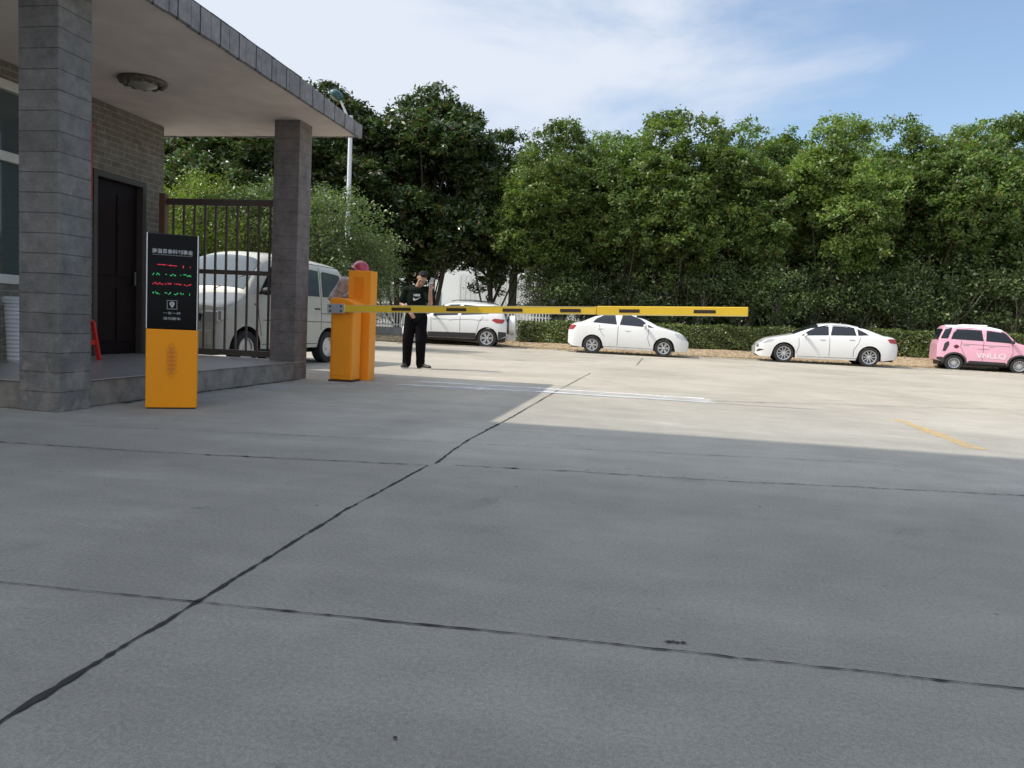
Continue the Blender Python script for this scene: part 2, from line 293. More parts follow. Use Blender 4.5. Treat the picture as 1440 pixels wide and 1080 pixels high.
# ------------------------------------------------------------------ SETTING: ground
def sheet(name,pts,z,m,kind='structure'):
    o=MB().add([(x,y,z) for x,y in pts],[tuple(range(len(pts)))]).build(name,m);tag(o,kind=kind);return o
sheet('ground',[(-400,-200),(400,-200),(400,900),(-400,900)],-.012,'soil')
kp=[gz(*p) for p in((560,483.5),(740,491),(800,494.5),(1060,507),(1290,518.5),(1438,527))]
kpts=[Vector((-60,29,0)),Vector((-16,27.9,0))]+kp+[Vector((24,31.2,0)),Vector((70,36,0))]
pv=MB();a=[(-60,-40)];top=[(p.x,p.y) for p in kpts]
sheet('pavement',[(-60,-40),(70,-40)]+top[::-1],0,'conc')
kb=MB()
for i in range(len(kpts)-1):
    p,q=kpts[i],kpts[i+1];n=max(1,int((q-p).length/.9));d=(q-p)/n;nn=Vector((-d.y,d.x,0)).normalized()
    for j in range(n):
        if abs(p.x+d.x*j)>30: continue
        s0=p+d*j+d*.01;s1=p+d*(j+.985);h=.035+random.uniform(-.006,.006);rings=[[s+Vector((0,0,-.01)),s+Vector((0,0,h)),s+nn*.13+Vector((0,0,h)),s+nn*.13+Vector((0,0,-.01))] for s in(s0,s1)]
        kb.ring(rings)
tag(kb.build('kerb','kerb'),kind='structure')
def ribbon(name,pts,w,m,z=.004,jit=.01,wj=.6,step=.025,kind='structure',seed=1):
    rg=random.Random(seed);P=[Vector((p[0],p[1],0)) for p in pts];mb=MB();L_=[];Rr=[];off=0
    for i in range(len(P)-1):
        d=P[i+1]-P[i];n=max(1,int(d.length/step));nn=Vector((-d.y,d.x,0)).normalized()
        for j in range(n+(i==len(P)-2)):
            off=off*.6+rg.uniform(-jit,jit);env=.95+.35*math.sin(j*step*1.7+seed)*math.sin(j*step*4.1+i);ww=w*env*(1+rg.uniform(-wj,wj))/2*(2.1 if rg.random()<.03 else 1);c=P[i]+d*(j/n)+nn*off
            L_.append(c+nn*ww);Rr.append(c-nn*ww)
    n=len(L_);mb.add([(*p.xy,z) for p in L_]+[(*p.xy,z) for p in Rr],[(i,i+1,n+i+1,n+i) for i in range(n-1)]);return tag(mb.build(name,m),kind=kind)
ribbon('pavement_joint',[(-1.27,-1),(-1.28,1.3),(-1.29,2.03),(-1.32,3.2),(-1.29,4.4)],.0115,'crack',jit=.0022,wj=.7,seed=2)
ribbon('pavement_joint',[gz(612,652).xy,gz(640,632).xy,gz(660,618).xy,(-1.27,7),(-1.25,10),(-1.17,14.8)],.0125,'crack',jit=.004,wj=.8,seed=3)
ribbon('pavement_joint',[(-6,1.9),(-1.94,2.0),(-1.29,2.03),(-.3,2.08),(.98,2.11),(4,2.2)],.0052,'crack',jit=.0025,wj=.7,seed=4)
ribbon('pavement_joint',[(-4.4,4.0),gz(210,636).xy,gz(400,645).xy,gz(600,655).xy],.008,'crack',jit=.006,wj=.8,seed=5)
ribbon('pavement_joint',[gz(640,655).xy,gz(800,663).xy,gz(1020,677).xy,gz(1200,685).xy,gz(1427,697).xy,(4.5,5.3)],.0075,'crack',jit=.006,wj=.9,seed=6)
ribbon('pavement_joint',[gz(100,598).xy,gz(400,612).xy,gz(657,624).xy],.005,'crack',jit=.003,wj=.9,seed=7)
ribbon('pavement_joint',[gz(657,624).xy,gz(983,640).xy,gz(1250,652).xy],.004,'crack',jit=.004,wj=.95,seed=8)
ribbon('pavement_joint',[gz(760,549).xy,gz(990,564).xy,gz(1440,577).xy],.014,'crack',jit=.004,wj=.7,step=.1,z=.0075,seed=9)
ribbon('pavement_joint',[gz(895,514).xy,gz(904,503.5).xy],.02,'crack',jit=.003,seed=10)
ribbon('pavement_joint',[gz(600,500).xy,gz(700,506).xy,gz(900,513).xy],.02,'crack',jit=.01,wj=.9,step=.15,seed=11)
ribbon('pavement_joint',[gz(430,527).xy,gz(590,534).xy],.012,'crack',jit=.005,seed=12)
# gap where the podium meets the pavement
ribbon('pavement_joint',[(-4.63,9.55),(-4.64,8.4),(-4.655,7.3),(-4.655,6.1)],.035,'crack',jit=.012,wj=.9,seed=13)
p_=gz(555,1040);ribbon('pavement_pit',[(p_.x-.004,p_.y),(p_.x+.004,p_.y+.003)],.009,'crack',jit=.001,wj=.4,step=.002,seed=30)
p_=gz(950,905);ribbon('pavement_pit',[(p_.x-.03,p_.y),(p_.x+.03,p_.y+.003)],.012,'crack',jit=.003,wj=.7,step=.004,seed=31)
# worn paint
ribbon('painted_line',[gz(640,541).xy,gz(755,548.5).xy,gz(1000,564).xy],.5,'whitefaint',z=.0025,jit=.01,wj=.25,step=.1,seed=25)
ribbon('painted_line',[gz(590,537).xy,gz(755,546).xy,gz(990,561).xy],.16,'whitepaint',z=.0055,jit=.004,wj=.2,seed=20)
ribbon('painted_line',[gz(560,541).xy,gz(755,551).xy,gz(1005,567).xy],.17,'whitepaint',z=.0055,jit=.004,wj=.2,seed=21)
ribbon('painted_line',[gz(1262,590).xy,gz(1375,632).xy],.13,'yellowpaint',z=.004,jit=.004,wj=.2,seed=22)
ribbon('cement_stain',[(-4.5,6.1),(-4.45,7.5),(-4.35,9.2)],.38,'cement',z=.002,jit=.03,wj=.25,step=.15,seed=23)
ribbon('cement_stain',[(-4.2,9.2),(-2.6,9.7),(-1.6,9.8)],.5,'cement',z=.002,jit=.03,wj=.25,step=.15,seed=24)
vr=MB();q_=[x*.5 for x in range(-44,60)];KX=[p.x for p in kpts];KY=[p.y for p in kpts]
def ky_(x): return float(np.interp(x,KX,KY))
def mz(x): return float(np.interp(x,(-6,10),(.2,.36)))
vr.ring([[Vector((x,ky_(x)+.13+d,f*mz(x)+(.03 if d==0 else 0)+(.01*math.sin(x*3+d*9) if d else 0))) for d,f in((0,0),(1.5,.06),(1.85,.55),(2.2,.95),(2.6,1.0),(9,1.0))] for x in q_],close=False)
tag(vr.build('verge',mat('verge_earth',(.36,.27,.17),.95,var=.35,vs=6,bump=.6,bs=18),smooth='all'),kind='structure')
# dry grass on the verge
n=9000;xs=RNG.uniform(-14,20,n);ky=np.interp(xs,KX,KY)+.16;dd=RNG.random(n)*2.5;ys=ky+dd;gzv=np.interp(dd,(0,1.5,1.85,2.2,2.6),(0,.06,.55,.95,1.))*np.interp(xs,(-6,10),(.2,.36))+.02
Cc=np.stack([xs,ys,gzv],1);Nn=unit(RNG.normal(size=(n,3))*[1,1,.5]);V,Fc=leafgeo(Cc,Nn,.045,.18)
tag(npmesh('dry_grass',V,Fc,'deadgrass'),kind='stuff')
# ------------------------------------------------------------------ unseen block assumed left of the viewpoint, added and sized to shade the foreground
def lb(mb,x0,x1,y0,y1,z0,z1,o): return mb.box(x0-o[0],x1-o[0],y0-o[1],y1-o[1],z0,z1)
ob=empty('shade_block',(-14,-6,0),0,'unseen tall pale block added out of frame to shade the foreground','building')
lb(MB(),-20,-8,-16,2.42,0,15,(-14,-6)).build('wall',mat('render_cream',(.52,.49,.44),.9,var=.08),ob)
lb(MB(),-20.2,-7.99,-16.2,2.43,14.4,15.02,(-14,-6)).build('parapet',mat('parapet_grey',(.35,.34,.33),.9),ob)
for fl in range(4):
    for k in range(5):
        y0=-14.5+k*3.3;wn=lb(MB(),-8.05,-7.96,y0,y0+1.9,1.2+fl*3.4,2.9+fl*3.4,(-14,-6)).build('window',mat('shade_block_glass',(.05,.07,.08),.08) if fl+k==0 else bpy.data.materials['shade_block_glass'],ob)
        lb(lb(MB(),-7.958,-7.93,y0+.92,y0+.98,1.2+fl*3.4,2.9+fl*3.4,(-14,-6)),-8.0,-7.90,y0-.08,y0+1.98,1.12+fl*3.4,1.198+fl*3.4,(-14,-6)).build('frame','concpost',wn)
# ------------------------------------------------------------------ guardhouse
gh=empty('guardhouse',(-8,7.5,0),0,'grey block guardhouse with flat concrete canopy on two square columns','guardhouse')
O=(-8,7.5)
RZ=3.38;WX=-6.87
def G(x0,x1,y0,y1,z0,z1): return lb(MB(),x0,x1,y0,y1,z0,z1,O)
wl=MB()
for q in((WX-.2,WX,5.0,8.46,.234,1.05),(WX-.2,WX,5.0,8.46,3.18,RZ-.003),(WX-.2,WX,7.95,8.46,1.05,3.18),(WX-.2,WX,5.0,5.2,1.05,3.18),(WX-.2,WX,8.46,9.45,2.54,RZ-.003),(WX-.2,WX,9.45,9.84,.234,RZ-.003),
         (-12,WX-.2,9.64,9.84,.234,RZ-.003),(-12,WX-.2,5.0,5.2,.234,RZ-.003),(-12.2,-12,5.0,9.84,.234,RZ-.003)):
    lb(wl,*q,O)
wl.build('wall','wallbrick',gh)
lb(lb(MB(),-11.99,WX-.202,5.202,9.638,.236,.25,O),-11.998,-11.98,5.21,9.63,.25,3.3,O).build('interior','plaster',gh)
G(-12.4,-4.68,5.36,9.83,.0,.226).build('podium','podside',gh,bevel=.012)
G(-12.4,-4.665,5.345,9.84,.226,.236).build('podium_floor','podium',gh,bevel=.004)
G(-4.99,-4.63,5.33,5.69,-.01,RZ+.002).build('column','block',gh,bevel=.008)
G(-5.03,-4.67,9.49,9.85,-.01,RZ+.002).build('column','block2',gh,bevel=.006)
G(-12.6,-4.24,4.55,10.36,RZ,RZ+.13).build('roof','soffit',gh)
# fascia of tile blocks with a slightly ragged lower edge
fs=MB();y=4.5
rg=random.Random(4)
def ft(y): return .225-.075*max(0,min(1,(y-8.2)/2.2))
while y<10.40:
    w_=min(.31,10.42-y);a=rg.uniform(-.003,.003);fs.box(-4.24+.002-O[0],-4.19+a-O[0],y-O[1]+.003,y+w_-.004-O[1],RZ-.018+rg.uniform(-.006,.006),RZ+ft(y)+rg.uniform(-.003,.003));y+=w_+.0005
x=-4.24
while x>-12.5:
    a=rg.uniform(-.006,.006);fs.box(x-.31-O[0],x-O[0],10.362-O[1],10.41+a-O[1],RZ-.01+rg.uniform(-.008,.008),RZ+.15+rg.uniform(-.006,.006));x-=.3105
fs.build('fascia','fascia',gh,bevel=.004)
G(-12.6,-4.26,4.57,10.34,RZ+.131,RZ+.145).build('roof_cover','roofgrey',gh)
# windows
wf=MB()
for z0,z1 in((1.05,1.15),(2.34,2.44),(3.08,3.18)): lb(wf,WX-.1,WX+.03,5.2,7.95,z0,z1,O)
for y0 in(5.2,6.1,7.0,7.89): lb(wf,WX-.09,WX+.02,y0,y0+.06,1.15,2.34,O);lb(wf,WX-.09,WX+.02,y0,y0+.06,2.44,3.08,O)
wfo=wf.build('window','whiteframe',gh,bevel=.004)
gm=bpy.data.materials.new('window_glass');gm.use_nodes=True;q=gm.node_tree.nodes['Principled BSDF'];q.inputs['Base Color'].default_value=(.10,.13,.13,1);q.inputs['Roughness'].default_value=.04;q.inputs['Alpha'].default_value=.62;q.inputs['Coat Weight'].default_value=.5
for k,y0 in enumerate((5.26,6.16,7.06)):
    lb(MB(),WX-.055,WX-.048,y0,y0+.84,1.15,2.34,O).build('pane',gm,wfo)
    lb(MB(),WX-.055,WX-.048,y0,y0+.84,2.44,3.08,O).build('pane',gm,wfo)
# door
df=lb(lb(lb(MB(),WX-.16,WX+.02,8.462,8.53,.24,2.54,O),WX-.16,WX+.02,9.38,9.448,.24,2.54,O),WX-.16,WX+.02,8.53,9.38,2.46,2.538,O).build('door_frame','frame_br',gh,bevel=.004)
dr=G(WX-.12,WX-.07,8.535,9.375,.245,2.455)
for z0,z1 in((.4,1.1),(1.25,2.3)):
    for y0,y1 in((8.6,8.92),(8.98,9.3)): lb(dr,WX-.069,WX-.055,y0,y1,z0,z1,O)
dr=dr.build('door','darkdoor',gh,bevel=.006)
MB().tube([(WX-.03-O[0],9.3-O[1],1.15),(WX-.03-O[0],9.3-O[1],1.33)],.012).build('handle','bolt',dr,smooth=True)
# lamp under the canopy
cl=empty('ceiling_lamp',(-5.75,7.85,RZ),0,'round ornate flush lamp fixed to the underside of the canopy','lamp')
lr=MB().lathe([(.02,-.001),(.25,-.001),(.26,-.02),(.245,-.045),(.2,-.055),(.17,-.04),(.165,-.02)],28)
for k in range(12):
    a=k*math.pi/6;lr.ell((.205*math.cos(a),.205*math.sin(a),-.05),(.035,.035,.018),nu=8,nv=6)
lr.build('ring','ornate',cl,smooth=True);MB().lathe([(.16,-.02),(.15,-.06),(.1,-.085),(.03,-.095)],24).build('shade','opal',cl,smooth=True)
tag(MB().box(WX+.003,WX+.008,8.24,8.445,2.14,3.07).build('paper_banner','redpaper'),'narrow vertical red paper strip on the wall beside the dark door','banner')
# ------------------------------------------------------------------ railing gate between wall and far column
ga=empty('railing_gate',(-5.8,9.58,.236),0,'brown steel railing gate between the guardhouse wall and the far column','gate')
def GB(m,x0,x1,y0,y1,z0,z1): return m.box(x0+5.8,x1+5.8,y0-9.58,y1-9.58,z0-.236,z1-.236)
GB(MB(),-6.62,-5.05,9.56,9.6,2.27,2.36).build('rail','gate',ga,bevel=.004)
GB(MB(),-6.62,-5.05,9.56,9.6,1.36,1.42).build('rail','gate',ga,bevel=.004)
GB(MB(),-6.62,-5.05,9.555,9.605,.27,.35).build('rail','gate',ga,bevel=.004)
for i in range(10):
    x=-6.53+i*.158
    GB(MB(),x-.012,x+.012,9.568,9.592,.351,1.359).build('bar','gate',ga);GB(MB(),x-.012,x+.012,9.568,9.592,1.421,2.269).build('bar','gate',ga)
MT['postbrown']=mat('post_brown',(.16,.085,.05),.5,var=.15)
GB(MB(),-6.72,-6.63,9.53,9.62,.236,2.42).build('gate_post','postbrown',ga,bevel=.004)
# ------------------------------------------------------------------ things on the podium
bk=empty('wash_tub',(-6.42,6.95,.236),0,'white ribbed plastic bin standing under the guardhouse window','bin')
m=MB();pr=[(.15,0)]
for k in range(14): z=.02+k*.042;pr+=[(.165+.02*k/13,z),(.172+.02*k/13,z+.02),(.165+.02*k/13,z+.04)]
pr+=[(.205,.61),(.21,.63),(.2,.65),(.02,.66)]
m.lathe(pr,28).build('tub','whiteplastic',bk,smooth=True);MB().lathe([(.215,.645),(.215,.665),(.18,.68),(.03,.685)],28).build('lid','whiteplastic',bk,smooth=True)
st=empty('plastic_stool',(-6.36,7.66,.236),.2,'red plastic stool beside the dark doorway','stool')
MB().lathe([(.02,.44),(.12,.44),(.13,.452),(.12,.465),(.02,.465)],20,Matrix.Diagonal((1,1,1,1))).build('seat','red',st,smooth=True)
for sx_ in(-1,1):
    for sy in(-1,1):
        MB().ring([[Vector((sx_*(a+dx),sy*(a+dy),z)) for dx,dy in((-.02,-.02),(.02,-.02),(.02,.02),(-.02,.02))] for a,z in((.085,.442),(.135,0))]).build('leg','red',st)
m=MB()
for s in(-1,1): m.box(-.1,.1,s*.11-.006,s*.11+.006,.18,.23);m.box(s*.11-.006,s*.11+.006,-.1,.1,.18,.23)
m.build('brace','red',st)
# ------------------------------------------------------------------ display kiosk
ka=R(30);KL=gz(204,575);KW=.405;kc=KL+Vector((math.cos(ka),math.sin(ka),0))*KW/2+Vector((-math.sin(ka),math.cos(ka),0))*.11
kk=empty('display_kiosk',(kc.x,kc.y,0),ka,'orange and black ticket display pillar with red and green screen text','kiosk')
hw=KW/2;D=.11;ZM=.69;ZT=1.50
MB().box(-hw,hw,-D,D,0.012,ZM-.002).build('cabinet','orange',kk,bevel=.006)
MB().box(-hw+.01,hw-.01,-D+.01,D-.01,0,.011).build('plinth','trim',kk)
MB().box(-hw,hw,-D+.012,D,ZM,ZT).build('display_case','trim',kk,bevel=.006)
scn=MB().box(-hw+.008,hw-.008,-D-.001,-D+.011,ZM+.004,ZT-.006).build('screen','blackglass',kk,bevel=.003)
for s in(-1,1): MB().box(s*(hw-.0035)-.0035,s*(hw-.0035)+.0035,-D-.003,-D+.011,ZM+.002,ZT).build('edge_strip','silver',kk)
# thin diamond lattice on the lower panel
dm=MB()
def strip(mb,a,b,w,y):
    a=Vector(a);b=Vector(b);d=(b-a).normalized();nn=Vector((-d.y,d.x))*w/2
    q=[a+nn,b+nn,b-nn,a-nn];mb.add([(p.x,y,p.y) for p in q],[(0,1,2,3)])
for r_ in range(8):
    cz=.545-r_*.036
    for c_ in(-1,0,1):
        wv=.022;hv=.027
        if (r_ in(0,7)) and c_: continue
        cx_=c_*wv;q=[(cx_,cz+hv),(cx_+wv,cz),(cx_,cz-hv),(cx_-wv,cz)]
        for i in range(4): strip(dm,q[i],q[(i+1)%4],.0022,-D-.0022-.0002*r_)
dm.build('diamond_pattern','pattern',kk)
def text(body,size,parent,m,name,loc,rot=(math.pi/2,0,0),ext=.0008,ax='CENTER',scx=1,bold=0):
    c=bpy.data.curves.new(name,'FONT');c.body=body;c.size=size;c.align_x=ax;c.extrude=ext;c.offset=bold
    o=bpy.data.objects.new('tmp',c);COL.objects.link(o);bpy.context.view_layer.update();dg=bpy.context.evaluated_depsgraph_get()
    me=bpy.data.meshes.new_from_object(o.evaluated_get(dg));bpy.data.objects.remove(o);me.name=name;me.materials.clear();me.materials.append(MT[m])
    q=bpy.data.objects.new(name,me);COL.objects.link(q);q.parent=parent;q.location=loc;q.rotation_euler=rot;q.scale=(scx,1,1);return q
text('南温景泰科创事金',.040,scn,'printw','heading_text',(0,-D-.003,1.335),bold=.0006)
m=MB()
for i in range(26): m.box(-.155+i*.012,-.155+i*.012+.008,-D-.003,-D-.002,1.318,1.321)
m.build('small_text','printw',scn)
def frag(name,m,z,segs):
    segs=sorted(segs);gr=[[segs[0]]]
    for q in segs[1:]:
        if q[0]-gr[-1][-1][1]>.016: gr.append([q])
        else: gr[-1].append(q)
    for g_ in gr:
        mb=MB()
        for x0,x1,dz,h in g_: mb.box(x0,x1,-D-.0035,-D-.002,z+dz-h/2,z+dz+h/2)
        mb.build(name,m,scn)
rg=random.Random(11)
def dots(x0,x1,n,amp,h=.006):
    o=[];st_=(x1-x0)/n
    for i in range(n):
        if rg.random()<.78:o.append((x0+i*st_,x0+(i+.85)*st_,rg.uniform(-amp,amp),h*rg.uniform(.6,1.4)))
    return o
frag('display_row','ledred',1.235,[(-.11,-.055,.002,.005),(-.03,.035,-.003,.005),(.08,.088,-.008,.02),(.135,.145,-.008,.006)]+dots(-.12,.03,18,.004,.004))
frag('display_row','ledgreen',1.155,dots(-.155,-.09,9,.007,.009)+[(-.055,-.045,0,.006),(.06,.068,0,.006)]+dots(-.02,.035,7,.008,.008)+dots(.085,.155,10,.008,.008))
frag('display_row','ledred',1.075,dots(-.155,.0,24,.007,.009)+dots(.015,.075,9,.007,.007)+dots(.09,.155,10,.008,.009))
frag('display_row','ledgreen',.995,dots(-.155,-.095,9,.011,.010)+dots(-.065,-.01,8,.011,.009)+dots(.015,.09,11,.008,.009)+[(.135,.139,0,.022)])
m=MB()
for q in((-.04,.04,.935,.938),(-.04,.04,.862,.865),(-.04,-.037,.8652,.9348),(.037,.04,.8652,.9348)): m.box(q[0],q[1],-D-.003,-D-.002,q[2],q[3])
pin=[(.02*math.cos(a),.908+.02*math.sin(a)) for a in [math.pi*(1.2-1.4*i/12) for i in range(13)]]+[(0,.872)]
m.poly(pin,-D-.003,-D-.002);m.build('pin_symbol','printw',scn)
text('B',.027,scn,'trim','pin_letter',(0,-D-.0038,.899),ext=.0004)
text('一车一杆',.026,scn,'printw','small_text',(0,-D-.003,.818),scx=1.35);text('请勿跟车',.026,scn,'printw','small_text',(0,-D-.003,.772),scx=1.35)
# ------------------------------------------------------------------ barrier gate
bg=empty('barrier_gate',(-4.09,9.80,0),0,'orange boom barrier cabinet with a long yellow arm across the road','barrier')
def B(m,x0,x1,y0,y1,z0,z1): return m.box(x0+4.09,x1+4.09,y0-9.8,y1-9.8,z0,z1)
B(MB(),-4.25,-3.93,9.66,9.95,0.02,1.0).build('cabinet','orange2',bg,bevel=.02)
B(MB(),-4.26,-3.92,9.65,9.96,0,.019).build('base_plate','trim',bg)
B(MB(),-4.215,-3.965,9.652,9.658,.08,.9).build('service_door','orange2',bg,bevel=.002)
prf=[(-.17,1.001)]+[(-.17+.35*t,1.06+.055*math.sin(math.pi*min(1,.25+t*.8))) for t in [i/12 for i in range(13)]]+[(.18,1.001)]
MB().poly(prf,-.15,.16).build('lid','orange2',bg,bevel=.01,smooth=True)
AT=R(2.0);ax=-4.24;A=Matrix.Translation((ax+4.09,-.185,.965))@Matrix.Rotation(-AT,4,'Y')
arm=MB().box(.0,3.52,-.02,.02,-.048,.048,A).box(3.525,5.33,-.022,.022,-.056,.056,A).build('arm','yellow',bg,bevel=.008)
MT['armedge']=mat('arm_edge_strip',(.62,.50,.22),.5)
MB().box(.28,3.5,-.0215,-.0205,.038,.0475,A).box(.28,3.5,-.0215,-.0205,-.0475,-.038,A).box(3.55,5.32,-.0235,-.0225,-.055,-.044,A).build('edge_strip','armedge',arm)
for x0,x1 in((551,578),(628,656),(707,735),(788,817),(871,900),(976,1007)):
    p0=ony(x0,434,9.6).x-ax;p1=ony(x1,434,9.6).x-ax
    MB().box(p0,p1,-.0245,-.0215-(.0018 if p0>3.5 else 0),-.022,.018,A).build('marker','armblack',arm)
cp=MB().box(-.03,.21,-.034,-.0205,-.062,.062,A).build('clamp_plate','silver',bg,bevel=.004)
for x_ in(.015,.165):
    for z_ in(-.03,.03):
        MB().lathe([(.014,0),(.016,.006),(.012,.012),(.003,.013)],10,A@Matrix.Translation((x_,-.034,z_))@Matrix.Rotation(math.pi/2,4,'X')).build('bolt','bolt',cp,smooth=True)
tw=empty('camera_cabinet',(-4.0,10.14,0),0,'tall narrow orange pillar with louvred front behind the boom barrier','pillar')
TX0,TX1=-.175,.155;TH_=1.505
twb=MB().box(TX0,TX1,-.1,.14,0,TH_).build('cabinet','orange2',tw,bevel=.008)
lv=MB()
for k in range(15): z=1.42-k*.019;lv.poly([(-.101,z),(-.109,z-.008),(-.101,z-.010)],TX0+.08,TX1-.1,axis='x')
lv.build('louvre','orange2',tw)
# ------------------------------------------------------------------ vehicles
def smooth_interp(P,x,s=.04):
    P=sorted(P);xp=[p[0] for p in P];zp=[p[1] for p in P];return sum(np.interp(x+o*s,xp,zp) for o in(-1,-.5,0,.5,1))/5
class Car:
    def __init__(c,**k):
        c.__dict__.update(k);c.xc=(c.x0+c.x1)/2;c.hl=(c.x1-c.x0)/2
    def zt(c,x): return float(smooth_interp(c.top,x,c.sm))
    def zs(c,x): return min(float(smooth_interp(c.belt,x,c.sm)),c.zt(x)-.012)
    def zb(c,x):
        z=float(np.interp(x,[p[0] for p in c.bot],[p[1] for p in c.bot]))
        for xw in(c.xf,c.xr):
            d=abs(x-xw)
            if d<c.ra: z=max(z,c.rw+math.sqrt(c.ra**2-d*d))
        return z
    def W(c,x):
        s=min(1,abs(x-c.xc)/c.hl);return c.w*(1-.07*s**4-c.er*s**18)
    def y(c,x,z):
        W=c.W(x);zs=c.zs(x);zt=c.zt(x)
        if z<=zs:
            y_=W*(1-c.bul*((z-c.zm)/.4)**2)
            # a shallow shoulder crease
            return y_
        W0=W*(1-c.bul*((zs-c.zm)/.4)**2);hc=zt-zs;v=min(1,(z-zs)/hc);n=2+9*min(1,max(0,(hc-.06)/.3))
        return W0*(1-c.tum*v*hc)*math.sqrt(max(0,1-v**n))
    def body(c):
        st=set(np.round(np.linspace(c.x0,c.x1,76),4));
        for e,s in((c.x0,1),(c.x1,-1)):
            for d in(0,.006,.018,.035,.06,.09): st.add(round(e+s*d,4))
        for xw in(c.xf,c.xr):
            for k in range(-12,13): st.add(round(xw+c.ra*math.sin(k*math.pi/24)*.9999,4))
        st=sorted(st);st=[st[0]]+[b for a,b in zip(st,st[1:]) if b-a>.004]
        vu=[.12,.25,.4,.55,.68,.78,.86,.92,.96,.985,.997,1];rings=[];c.lin=[]
        for x in st:
            zb=c.zb(x);zs=c.zs(x);zb=min(zb,zs-.02);zt=c.zt(x);half=[]
            for k in range(9): z=zb+(zs-zb)*k/8;half.append((c.y(x,z),z))
            for v in vu: z=zs+(zt-zs)*v;half.append((c.y(x,z),z))
            rings.append([Vector((x,y,z)) for y,z in half]+[Vector((x,-y,z)) for y,z in half[-2::-1]]);c.lin.append((x,half[0][0],zb))
        m=MB();m.ring(rings,close=False);n=len(rings[0])
        m.add([p for p in rings[0]],[tuple(range(n))]);m.add([p for p in rings[-1]],[tuple(range(n))])
        return m
    def liner(c):
        m=MB();l=[p for p in c.lin];n=len(l)
        for s in(1,-1):
            vs=[Vector((x,s*(y-.004),z)) for x,y,z in l]+[Vector((x,s*(y-.24),z)) for x,y,z in l]
            m.add(vs,[(i,i+1,n+i+1,n+i) for i in range(n-1)])
        m.box(c.x0+.12,c.x1-.12,-(c.w-.26),c.w-.26,.19,.55);return m
    def patch(c,poly,nx=14,nz=6,off=.006,sides=(1,-1)):
        m=MB();xs=np.linspace(min(p[0] for p in poly)+1e-4,max(p[0] for p in poly)-1e-4,nx)
        for s in sides:
            cols=[]
            for x in xs:
                zz=[]
                for (a,b),(d,e) in zip(poly,poly[1:]+poly[:1]):
                    if (a-x)*(d-x)<=0 and abs(a-d)>1e-9: zz.append(b+(e-b)*(x-a)/(d-a))
                lo,hi=min(zz),max(zz);col=[]
                for k in range(nz): z=lo+(hi-lo)*k/(nz-1);col.append(Vector((x,s*(c.y(x,z)+off),z)))
                cols.append(col)
            m.ring(cols,close=False)
        return m
    def toppatch(c,xa,xb,fa,fb,off=.007,nx=8,ny=11):
        m=MB();cols=[]
        for i in range(nx):
            x=xa+(xb-xa)*i/(nx-1);f=fa+(fb-fa)*i/(nx-1);zs=c.zs(x);zt=c.zt(x);W0=c.y(x,zs+1e-4);col=[]
            for j in range(ny):
                yy=W0*f*(2*j/(ny-1)-1);lo,hi=zs,zt
                for _ in range(26):
                    md=(lo+hi)/2
                    if c.y(x,md)>abs(yy): lo=md
                    else: hi=md
                col.append(Vector((x,yy,lo+off)))
            cols.append(col)
        m.ring(cols,close=False);return m
def wheel(parent,x,y,r,wd,side,style,rimr):
    o=MB();M=Matrix.Translation((x,y,r))@Matrix.Rotation(-side*math.pi/2,4,'X')   # local +z points outward
    h=wd/2
    t=o.lathe([(rimr*.6,-h*.8),(rimr,-h*.9),(r*.94,-h),(r*.99,-h*.8),(r,-h*.4),(r,h*.4),(r*.99,h*.8),(r*.94,h),(rimr*1.02,h*.96),(rimr,h*.7),(rimr*.6,h*.3)],36,M).build('wheel','rubber',parent,smooth=True)
    rb=MB().lathe([(.01,h*.32),(rimr*.97,h*.34),(rimr*.985,h*.6)],32,M).build('rim_recess','darkrim',t)
    m=MB();m.lathe([(rimr*.86,h*.62),(rimr*.9,h*.86),(rimr*.99,h*.92),(rimr*1.0,h*.7),(rimr*.86,h*.6)],32,M,cap=False)
    if style=='steel':
        m.lathe([(.01,h*.7),(rimr*.3,h*.72),(rimr*.45,h*.45),(rimr*.7,h*.5),(rimr*.87,h*.62)],32,M)
        for k in range(0): pass
    else:
        n=style
        for k in range(n):
            a=2*math.pi*k/n
            for da in ((-.16,.16) if n<=6 else (0,)):
                p0=Vector((math.cos(a)*rimr*.14,math.sin(a)*rimr*.14,h*.62));p1=Vector((math.cos(a+da)*rimr*.9,math.sin(a+da)*rimr*.9,h*.78))
                d=(p1-p0).normalized();tt=Vector((-d.y,d.x,0)).normalized();w0,w1=(rimr*.07,rimr*(.075 if n<=6 else .045))
                q=[p0+tt*w0,p0-tt*w0,p1-tt*w1,p1+tt*w1];m.add([M@v for v in q]+[M@(v-Vector((0,0,.02))) for v in q],[(0,1,2,3),(4,7,6,5),(0,4,5,1),(1,5,6,2),(2,6,7,3),(3,7,4,0)])
        m.lathe([(rimr*.2,h*.55),(rimr*.2,h*.72),(rimr*.12,h*.8),(.003,h*.82)],14,M)
    m.build('rim','rim',t,smooth=True);return t
def seams(c,lines,parent,off=.003,w=.012):
    for s in(1,-1):
      m=MB()
      for pl in lines:
        for (a,b),(d,e) in zip(pl,pl[1:]):
            n=max(2,int(math.hypot(d-a,e-b)/.06))
            if 1:
                pts=[]
                for k in range(n+1):
                    x=a+(d-a)*k/n;z=b+(e-b)*k/n;pts.append((x,s*(c.y(x,z)+off),z))
                dx,dz=d-a,e-b;ln=math.hypot(dx,dz);nx_,nz_=-dz/ln*w/2,dx/ln*w/2
                vs=[Vector((p[0]+nx_,p[1],p[2]+nz_)) for p in pts]+[Vector((p[0]-nx_,p[1],p[2]-nz_)) for p in pts];k=len(pts)
                m.add(vs,[(i,i+1,k+i+1,k+i) for i in range(k-1)])
      m.build('panel_gap','seam',parent)
